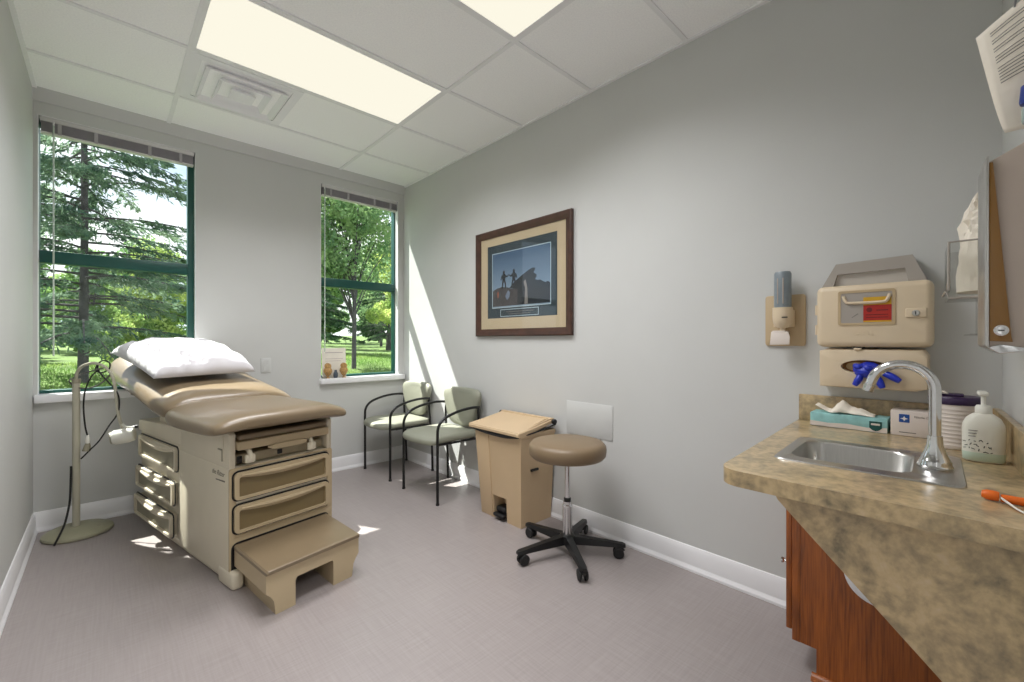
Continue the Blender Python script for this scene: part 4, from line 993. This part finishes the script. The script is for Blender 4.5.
    obj('bracket', MB().lathe([(.0, -.045), (.02, -.045), (.036, -.025), (.038, .0), (.038, .042), (.0, .043)], (cx, -.006, .012), n=28).box(cx, -.01, -.04, .03, -.03, .045, .004), M_cream, p)
    obj('bracket_slot', MB().box(cx-.0385, cx-.02, -.02, .0, -.004, .001, .001, M=Matrix.Translation((.0, -.012, .012))), M_black, p)
    obj('bottle', MB().lathe([(.0, .04), (.031, .04), (.033, .05), (.033, .188), (.029, .197), (.0, .20)], (cx, -.006, .012), n=24, sx=.9), M_grey_bottle, p)
    obj('bottle_ridge', MB().box(cx-.0312, cx-.028, -.017, -.013, .07, .18, .001).box(cx-.0295, cx-.026, .004, .008, .07, .18, .001, M=None), M_disp, p)
    obj('nozzle', MB().cyl((cx, -.006, -.06), (cx, -.006, -.03), .011, n=16), M_cream, p)
    obj('push_tab', MB().prism([(-.082, .034, -.05), (-.088, .038, -.108), (-.088, -.036, -.106), (-.085, -.038, -.075), (-.080, -.030, -.05)], (.006, 0, 0), .002).box(-.082, -.012, -.02, .03, -.056, -.046, .002), M_card, p)
build_wall_boxes()

# ------------------------------------------------------------------ near wall: towel dispenser, acrylic holder, leaflet, bottle
def near_frame(x): # local frame on the near wall: u along +X (away from the camera), n into the room
    d = Vector((1, TW, 0)).normalized(); n = Vector((-TW, 1, 0)).normalized(); return d, n
def build_near_wall():
    x0 = 1.235; d, n = near_frame(x0)
    D = thing('towel_dispenser', 'metal and bronze paper towel dispenser on the near wall above the worktop', 'towel dispenser', (x0, NY(x0), 1.173))
    yf = -.016-NY(x0)          # depth from the wall to the front
    Mx = MX(d, n, (0, 0, 1), (0, 0, 0))
    L = .13
    # u, depth, z ; side view profile
    body = MB().prism([(0.004, .0, .0), (.004, yf-.004, .0), (.004, yf-.006, .355), (.004, yf-.06, .385), (.004, 0, .40)], (L-.008, 0, 0), .003)
    obj('body', body, M_disp, D, M=Mx, ang=25)
    tr = MB().prism([(-.002, yf-.006, .012), (-.002, yf-.036, .010), (-.002, yf-.034, .02), (-.002, yf-.011, .352), (-.002, yf-.006, .352)], (.006, 0, 0), .001)
    obj('side_inlay', tr, M_bronze, D, M=Mx)
    ed = MB().prism([(-.004, yf-.006, -.002), (-.004, yf, .004), (-.004, yf-.001, .362), (-.004, yf-.006, .366)], (.13, 0, 0), .002)
    obj('front_cover', ed, M_steel, D, M=Mx)
    obj('bottom_lip', MB().prism([(0, yf-.07, -.004), (0, yf-.02, -.012), (0, yf-.004, .0), (0, yf-.02, .006)], (L-.01, 0, 0), .002), M_chrome, D, M=Mx)
    obj('lock', MB().lathe([(.0, 0), (.010, 0), (.010, .003), (.007, .005), (.0, .0045)], (-.002, yf-.021, .032), (-1, 0, 0), 24), M_chrome, D, M=Mx)
    obj('lock_slot', MB().box(-.0075, -.0065, yf-.025, yf-.017, .031, .033), M_black, D, M=Mx)
    # clear holder farther along the wall with crumpled white paper
    xh = 1.66; d, n = near_frame(xh); Mh = MX(d, n, (0, 0, 1), (0, 0, 0))
    Hh = thing('acrylic_holder', 'clear acrylic wall holder past the towel dispenser', 'holder', (xh, NY(xh), 1.20))
    dep = .150
    pl = MB().box(0, .2, .0, .004, .0, .26).box(0, .004, .004, dep, .10, .25).box(.196, .2, .004, dep, .10, .25).box(.004, .196, dep-.004, dep, .12, .25).box(.004, .196, .004, dep-.004, .10, .104).box(0, .2, .0, dep-.04, .0, .004).box(0, .004, .004, dep-.05, .0, .10)
    obj('tray', pl, M_acryl, Hh, M=Mh)
    obj('tray_lip', MB().tube([(-.001, .02, .10), (-.001, dep, .10), (-.001, dep+.004, .12), (.2, dep+.004, .12)], .0035, 8).tube([(-.001, dep, .12), (-.001, dep, .25), (-.001, .02, .25)], .003, 8), M_grey_clear, Hh, M=Mh)
    pb = thing('crumpled_paper', 'crumpled white paper sticking up from the clear acrylic holder', 'paper', (xh, NY(xh), 1.318))
    rings = []
    for k in range(25):
        t = k/24; z = .002+.285*t; w = .072*(1-t**3)**.5*(1-.25*t); q = .056*(1-t**3)**.5*(1-.2*t); amp = .10+.5*max(0, min(1, (z-.13)/.06))
        ring = []
        for i in range(48):
            a = 2*math.pi*i/48; ca, sa = math.cos(a), math.sin(a)
            f = noise.noise(Vector((ca*2.2, sa*2.2, z*16)))+.6*(1-2*abs(noise.noise(Vector((ca*3.4+4, sa*3.4, z*30)))))-.4
            ring.append((.1+w*ca*(1+amp*f), .075+q*sa*(1+amp*f), z+(.02*noise.noise(Vector((ca*3, sa*3, 8)))*t if k else 0)))
        rings.append(ring)
    obj('paper', MB().loft(rings), M_paper, pb, M=Mh, ang=18)
    # leaflet curling above the dispenser, hung on a cord
    zl = 1.578
    Lf = thing('hanging_leaflet', 'curled printed paper leaflet hanging above the towel dispenser', 'leaflet', (1.25, NY(1.25), zl))
    t = bmesh.new(); V = []
    nu, nv = 10, 20
    def sp(u, v): # u 0..1 across (room side to wall side), v 0..1 bottom to top
        ye = -.043+.038*v**.8; y = ye+u*(-.122-ye)-NY(1.25); z = .004+.195*v+.075*u*v
        x = -.03*math.sin(v*2.4)*(.5+.5*math.sin(math.pi*u))
        return Vector((x, y, z))
    for i in range(nu+1):
        V.append([t.verts.new(sp(i/nu, j/nv)) for j in range(nv+1)])
    for i in range(nu):
        for j in range(nv): t.faces.new((V[i][j], V[i+1][j], V[i+1][j+1], V[i][j+1]))
    mb = MB(); mb.merge(t); o = obj('sheet', mb, M_paper, Lf, ang=180); md = o.modifiers.new('thick', 'SOLIDIFY'); md.thickness = .0008
    ln = MB(); rr = random.Random(2)
    for k in range(19):
        v = .92-.027*k; u0 = .14; u1 = rr.uniform(.55, .92)
        if k in (2, 5, 8, 12): continue
        P = [sp(u0+(u1-u0)*q/6, v) for q in range(7)]
        tt = bmesh.new(); a = [tt.verts.new(p+Vector((-.0018, .0, .0009))) for p in P]; b_ = [tt.verts.new(p+Vector((-.0018, 0, -.0009))) for p in P]
        for q in range(6): tt.faces.new((a[q], a[q+1], b_[q+1], b_[q]))
        ln.merge(tt)
    obj('print_line', ln, M_ink, Lf)
    obj('logo_dot', MB().lathe([(.0, 0), (.006, 0), (.006, .001), (.0, .001)], sp(.45, .11)+Vector((-.0012, 0, 0)), (-1, 0, .1), 16), M_black, Lf)
    obj('hanging_cord', MB().tube([sp(.42, 1.0)+Vector((0, 0, -.004)), sp(.42, 1.0)+Vector((.01, -.012, .10)), Vector((.0, .012, .42))], .0016, 6), mat('grey_wire', (110, 110, 110), .4), Lf)
    # bottle with blue cap lying on the dispenser
    bx = 1.20; 
    Bt = thing('blue_cap_bottle', 'bottle with a dark blue cap beside the hanging leaflet', 'bottle', (1.205, -.076, 1.577))
    obj('bottle', MB().lathe([(.0, 0), (.014, 0), (.015, .003), (.015, .026), (.010, .034), (.008, .04), (0, .041)], n=24), mat('frosted_bottle', (150, 165, 160), .3), Bt)
    obj('cap', MB().lathe([(.0, .034), (.017, .034), (.018, .038), (.016, .066), (.0, .068)], n=24), mat('blue_cap', (24, 50, 132), .35), Bt)
build_near_wall()

# ------------------------------------------------------------------ things on the right window sill
def build_sill_items():
    z = .851
    c = thing('sill_card', 'white printed card standing on the sill behind two gold figures', 'card', (1.523, 3.995, z), 0)
    Mt = Matrix.Rotation(R(-4), 4, 'X')
    obj('card', MB().box(-.108, .108, -.003, .003, 0, .27, .001, M=Mt), mat('pale_card_print', (226, 220, 208), .7, var=.05, vscale=12), c)
    obj('print_line', MB().box(-.08, .08, -.0042, -.0031, .225, .232, M=Mt).box(-.08, .08, -.0042, -.0031, .17, .174, M=Mt).box(-.08, .06, -.0042, -.0031, .15, .154, M=Mt), mat('faint_ink', (184, 172, 172), .8), c)
    def fig(x, y, lab):
        f = thing('gold_figurine', lab, 'figurine', (x, y, z), 0, 'gold figurines on the sill')
        obj('stand', MB().lathe([(.0, 0), (.018, 0), (.018, .006), (.006, .010), (.005, .022), (.0, .022)], n=18), M_gold, f)
        rings = []
        for h, r in ((.018, .006), (.036, .022), (.06, .034), (.080, .030), (.092, .022), (.104, .027), (.120, .024), (.131, .012), (.134, .004)):
            rings.append([(r*math.cos(2*math.pi*i/20)*(1+.2*math.sin(5*i)), .7*r*math.sin(2*math.pi*i/20), h+.004*math.sin(3*i)) for i in range(20)])
        obj('figure', MB().loft(rings), M_gold, f)
    fig(1.447, 3.95, 'small gold figurine on the sill, next to the window edge')
    fig(1.590, 3.95, 'small gold figurine on the sill, nearer the window middle')
    v = thing('dark_vase', 'small dark blue-grey vase between the gold figures on the sill', 'vase', (1.518, 3.955, z))
    obj('vase', MB().lathe([(.0, 0), (.014, 0), (.020, .015), (.020, .04), (.012, .058), (.010, .066), (.013, .072), (.0, .073)], n=24), mat('slate_glaze', (70, 80, 92), .3), v)
build_sill_items()

# ------------------------------------------------------------------ trees and grass outside
def leaves(name, C, size, aspect, m, parent, D=None, spread=1.0):
    n = len(C); C = np.asarray(C, float)
    A = rng.normal(size=(n, 3)) if D is None else np.asarray(D, float)+spread*rng.normal(size=(n, 3))
    A /= np.linalg.norm(A, axis=1)[:, None]
    B = np.cross(A, rng.normal(size=(n, 3))); B /= np.linalg.norm(B, axis=1)[:, None]
    s = size*rng.uniform(.6, 1.4, n)[:, None]
    A = A*s; B = B*s*aspect
    V = np.stack([C-A, C+B, C+A, C-B], 1).reshape(-1, 3)
    me = bpy.data.meshes.new(name); me.vertices.add(4*n); me.vertices.foreach_set('co', V.astype(np.float32).ravel())
    me.loops.add(4*n); me.loops.foreach_set('vertex_index', np.arange(4*n, dtype=np.int32))
    me.polygons.add(n); me.polygons.foreach_set('loop_start', np.arange(0, 4*n, 4, dtype=np.int32)); me.polygons.foreach_set('loop_total', np.full(n, 4, np.int32))
    me.update(); me.validate(); me.materials.append(m)
    o = bpy.data.objects.new(name, me); COL.objects.link(o); o.parent = parent; return o
L_spruce = leaf_mat('spruce_needles', (84, 110, 98), (140, 162, 130), 2.0)
L_shrub = leaf_mat('shrub_leaves', (116, 152, 82), (212, 222, 140), 1.4)
L_shrub2 = leaf_mat('bush_leaves', (92, 134, 84), (174, 198, 124), 1.4)
L_maple = leaf_mat('maple_leaves', (104, 142, 104), (178, 200, 142), 1.6)
L_dark = leaf_mat('dark_needles', (60, 86, 68), (104, 130, 92), 1.6)
L_grass = leaf_mat('grass_blades', (100, 136, 66), (158, 182, 104), .8)

def spruce(x, y, h, rmax, label, m, nb=110, dens=1.0, z_first=.8, trunk_r=.10):
    z0 = ground_z(x, y)
    T = thing('spruce_tree', label, 'tree', (x, y, z0-.03), 0, 'trees outside the windows')
    obj('trunk', MB().tube([(0, 0, 0), (.02, 0, h*.3), (0, .02, h*.7), (0, 0, h)], [trunk_r*1.6, trunk_r, trunk_r*.6, .015], 12), M_bark, T)
    br = MB(); C = []; D = []
    rr = np.random.default_rng(int(abs(x*100)+y*10))
    for k in range(nb):
        f = (k+rr.uniform(0, 1))/nb; zb = z_first+(h-z_first)*f; L = rmax*(1-f)**.75*rr.uniform(.7, 1.1)+.15; a = rr.uniform(0, 2*math.pi)
        dx, dy = math.cos(a), math.sin(a)
        P = [Vector((dx*L*t, dy*L*t, zb+L*(.10*t-.35*t*t+.10*t**3))) for t in np.linspace(0, 1, 6)]
        br.tube(P, [.022*(1-.8*t)*(1-f*.6) for t in np.linspace(0, 1, 6)], 5)
        nt = int(26*L*dens)
        for q in range(nt):
            t = rr.uniform(.15, 1.0); i = min(int(t*5), 4); p = P[i].lerp(P[i+1], t*5-i)
            side = 1 if rr.random() < .5 else -1; tl = (.12+.35*(1-t)*L*.5)*rr.uniform(.5, 1.2)
            tv = Vector((dx*.5-dy*side*.8, dy*.5+dx*side*.8, rr.uniform(-.45, .05)))*tl
            for w in range(9):
                c = p+tv*rr.uniform(0, 1); C.append((c.x+rr.normal()*.012, c.y+rr.normal()*.012, c.z-abs(rr.normal())*.03)); D.append((tv.x+.2*dx, tv.y+.2*dy, tv.z-.1))
    D = np.array(D); D /= np.linalg.norm(D, axis=1)[:, None]
    obj('branches', br, M_bark, T)
    leaves('foliage', C, .055, .22, m, T, D, .45)
def bush(x, y, h, r, label, m, n=9000, name='bush', size=.045, trunk=True, nblob=16, zlow=.1, group='trees outside the windows', tr=.05):
    z0 = ground_z(x, y); T = thing(name, label, 'tree' if trunk else 'bush', (x, y, z0-.03), 0, group)
    rr = np.random.default_rng(int(abs(x*77)+y*13)); st = MB()
    cen = []
    for k in range(nblob):
        a = rr.uniform(0, 2*math.pi); f = rr.uniform(zlow, .92); rad = r*math.sin(math.pi*min(1, .25+.65*f))*rr.uniform(.2, .8)
        cen.append((math.cos(a)*rad, math.sin(a)*rad, h*f))
    if trunk: st.tube([(0, 0, 0), (.03, .02, h*.4), (0, 0, h*.85)], [tr*1.4, tr, .02], 10)
    for c in cen:
        zb = c[2]*.45; st.tube(catmull([(0, 0, zb if trunk else 0), (c[0]*.45, c[1]*.45, zb+(c[2]-zb)*.6), c], 4), [.018-.0017*i for i in range(9)], 5)
    obj('trunk' if trunk else 'stem', st, M_bark, T)
    C = []
    for c in cen:
        k = n//nblob; br = r*rr.uniform(.28, .5); v = rr.normal(size=(k, 3)); v /= np.linalg.norm(v, axis=1)[:, None]
        v *= br*rr.uniform(.25, 1, (k, 1))**.5; v[:, 2] *= .8
        C.append(np.array(c)+v)
    C = np.concatenate(C); C = C[C[:, 2] > .02]
    leaves('foliage', C, size, .6, m, T)
def build_outside():
    spruce(-.28, 10.0, 8.8, 2.7, 'tall open spruce with drooping branches filling the exam table window', L_spruce, 165, .95, .7, .045)
    G = 'trees outside the windows'
    bush(-1.9, 15.2, 2.6, 1.0, 'bush behind the spruce at the far edge of the exam table window', L_shrub2, 9000, 'bush', trunk=False)
    bush(-.4, 17.2, 3.2, 1.0, 'bush directly behind the spruce trunk', L_shrub2, 13000, 'bush', trunk=False, nblob=26)
    bush(.95, 15.0, 3.0, .95, 'yellow-green bush to the side of the spruce', L_shrub, 14000, 'bush', trunk=False, nblob=26)
    bush(3.0, 16.6, 3.7, 1.0, 'tall yellow-green bush at the pillow side of the exam table window', L_shrub, 13000, 'bush', trunk=False, nblob=26)
    bush(1.3, 19.8, 4.0, 1.4, 'wide bush far behind the spruce', L_shrub2, 10000, 'bush', trunk=False)
    bush(-2.2, 20.0, 3.8, 1.4, 'wide bush at the far left beyond the lawn', L_shrub2, 10000, 'bush', trunk=False)
    bush(.2, 13.2, .9, .5, 'low shrub at the foot of the spruce', L_shrub, 4000, 'bush', .035, False, 10)
    bush(-1.15, 13.2, 1.0, .5, 'low shrub left of the spruce trunk', L_shrub2, 4000, 'bush', .035, False, 10)
    bush(1.75, 12.9, .8, .45, 'low shrub under the pillow side bushes', L_shrub2, 3500, 'bush', .035, False, 10)
    spruce(-5.0, 17.5, 7.0, 2.2, 'spruce beyond the left bushes', L_dark, 60, .7, .6)
    bush(4.2, 22.5, 4.6, 1.6, 'rounded tree between the two window views', L_shrub2, 9000, 'leafy_tree')
    for q, (bx, h_) in enumerate(((-7.5, 4.2), (-2.8, 4.0), (1.4, 4.0), (5.6, 4.0), (9.8, 6.2), (14.0, 6.6))):
        bush(bx, 28.0+.6*(q % 2), h_, 1.75, 'woodland thicket %s' % ('far left of the view', 'behind the spruce, far away', 'behind the yellow-green bushes, far away', 'between the two window views, far away', 'deep behind the maple', 'deep behind the second dark spruce')[q], (L_shrub2, L_dark)[q % 2], 24000, 'bush', .11, False, 30)
    # seen through the window behind the chairs
    bush(4.35, 10.2, 5.6, 1.7, 'broad maple whose crown fills the window behind the chairs', L_maple, 19000, 'maple_tree', .05, True, 34, .38, tr=.04)
    spruce(5.0, 14.9, 5.0, 1.6, 'dark spruce behind the maple trunk', L_dark, 90, 1.2, .55)
    spruce(8.7, 16.8, 5.4, 1.6, 'dark spruce at the wall side of the window behind the chairs', L_dark, 80, 1.1, .55)
    bush(7.2, 13.5, 3.8, 1.05, 'bright bushy tree beside the dark spruces', L_shrub, 9000, 'leafy_tree', trunk=True, zlow=.2)
    spruce(6.4, 19.0, 6.6, 1.6, 'dark spruce centred beyond the maple', L_dark, 80, 1.1, .5)
    bush(10.4, 21.0, 5.8, 2.0, 'leafy tree far beyond the chair window', L_maple, 11000, 'leafy_tree')
    bush(14.0, 18.0, 5.4, 2.0, 'leafy tree at the far end of the lawn', L_shrub2, 11000, 'leafy_tree')
    spruce(7.4, 23.4, 7.5, 2.0, 'tall dark spruce behind the far leafy trees', L_dark, 60, 1.0, .5)
    # grass
    n = 60000; xs = rng.uniform(-2.2, 8.5, n); ys = 4.6+rng.uniform(0, 1, n)**1.3*9
    spots = [(.2, 13.2, .75), (-1.15, 13.2, .75), (1.75, 12.9, .7), (.95, 15., 1.4), (-.28, 10, .2), (4.35, 10.2, .2), (7.2, 13.5, .4), (5.0, 14.9, .9)]
    ok = np.ones(n, bool)
    for px, py, pr in spots: ok &= (xs-px)**2+(ys-py)**2 > pr*pr
    xs, ys = xs[ok], ys[ok]; n = len(xs)
    C = np.array([(x, y, ground_z(x, y)+.02) for x, y in zip(xs, ys)]); D = np.tile((0, 0, 1.0), (n, 1))
    o = leaves('grass', C, .045, .10, L_grass, None, D, .35); tag(o, 'long green grass on the lawn outside the windows', 'grass', kind='stuff')
build_outside()
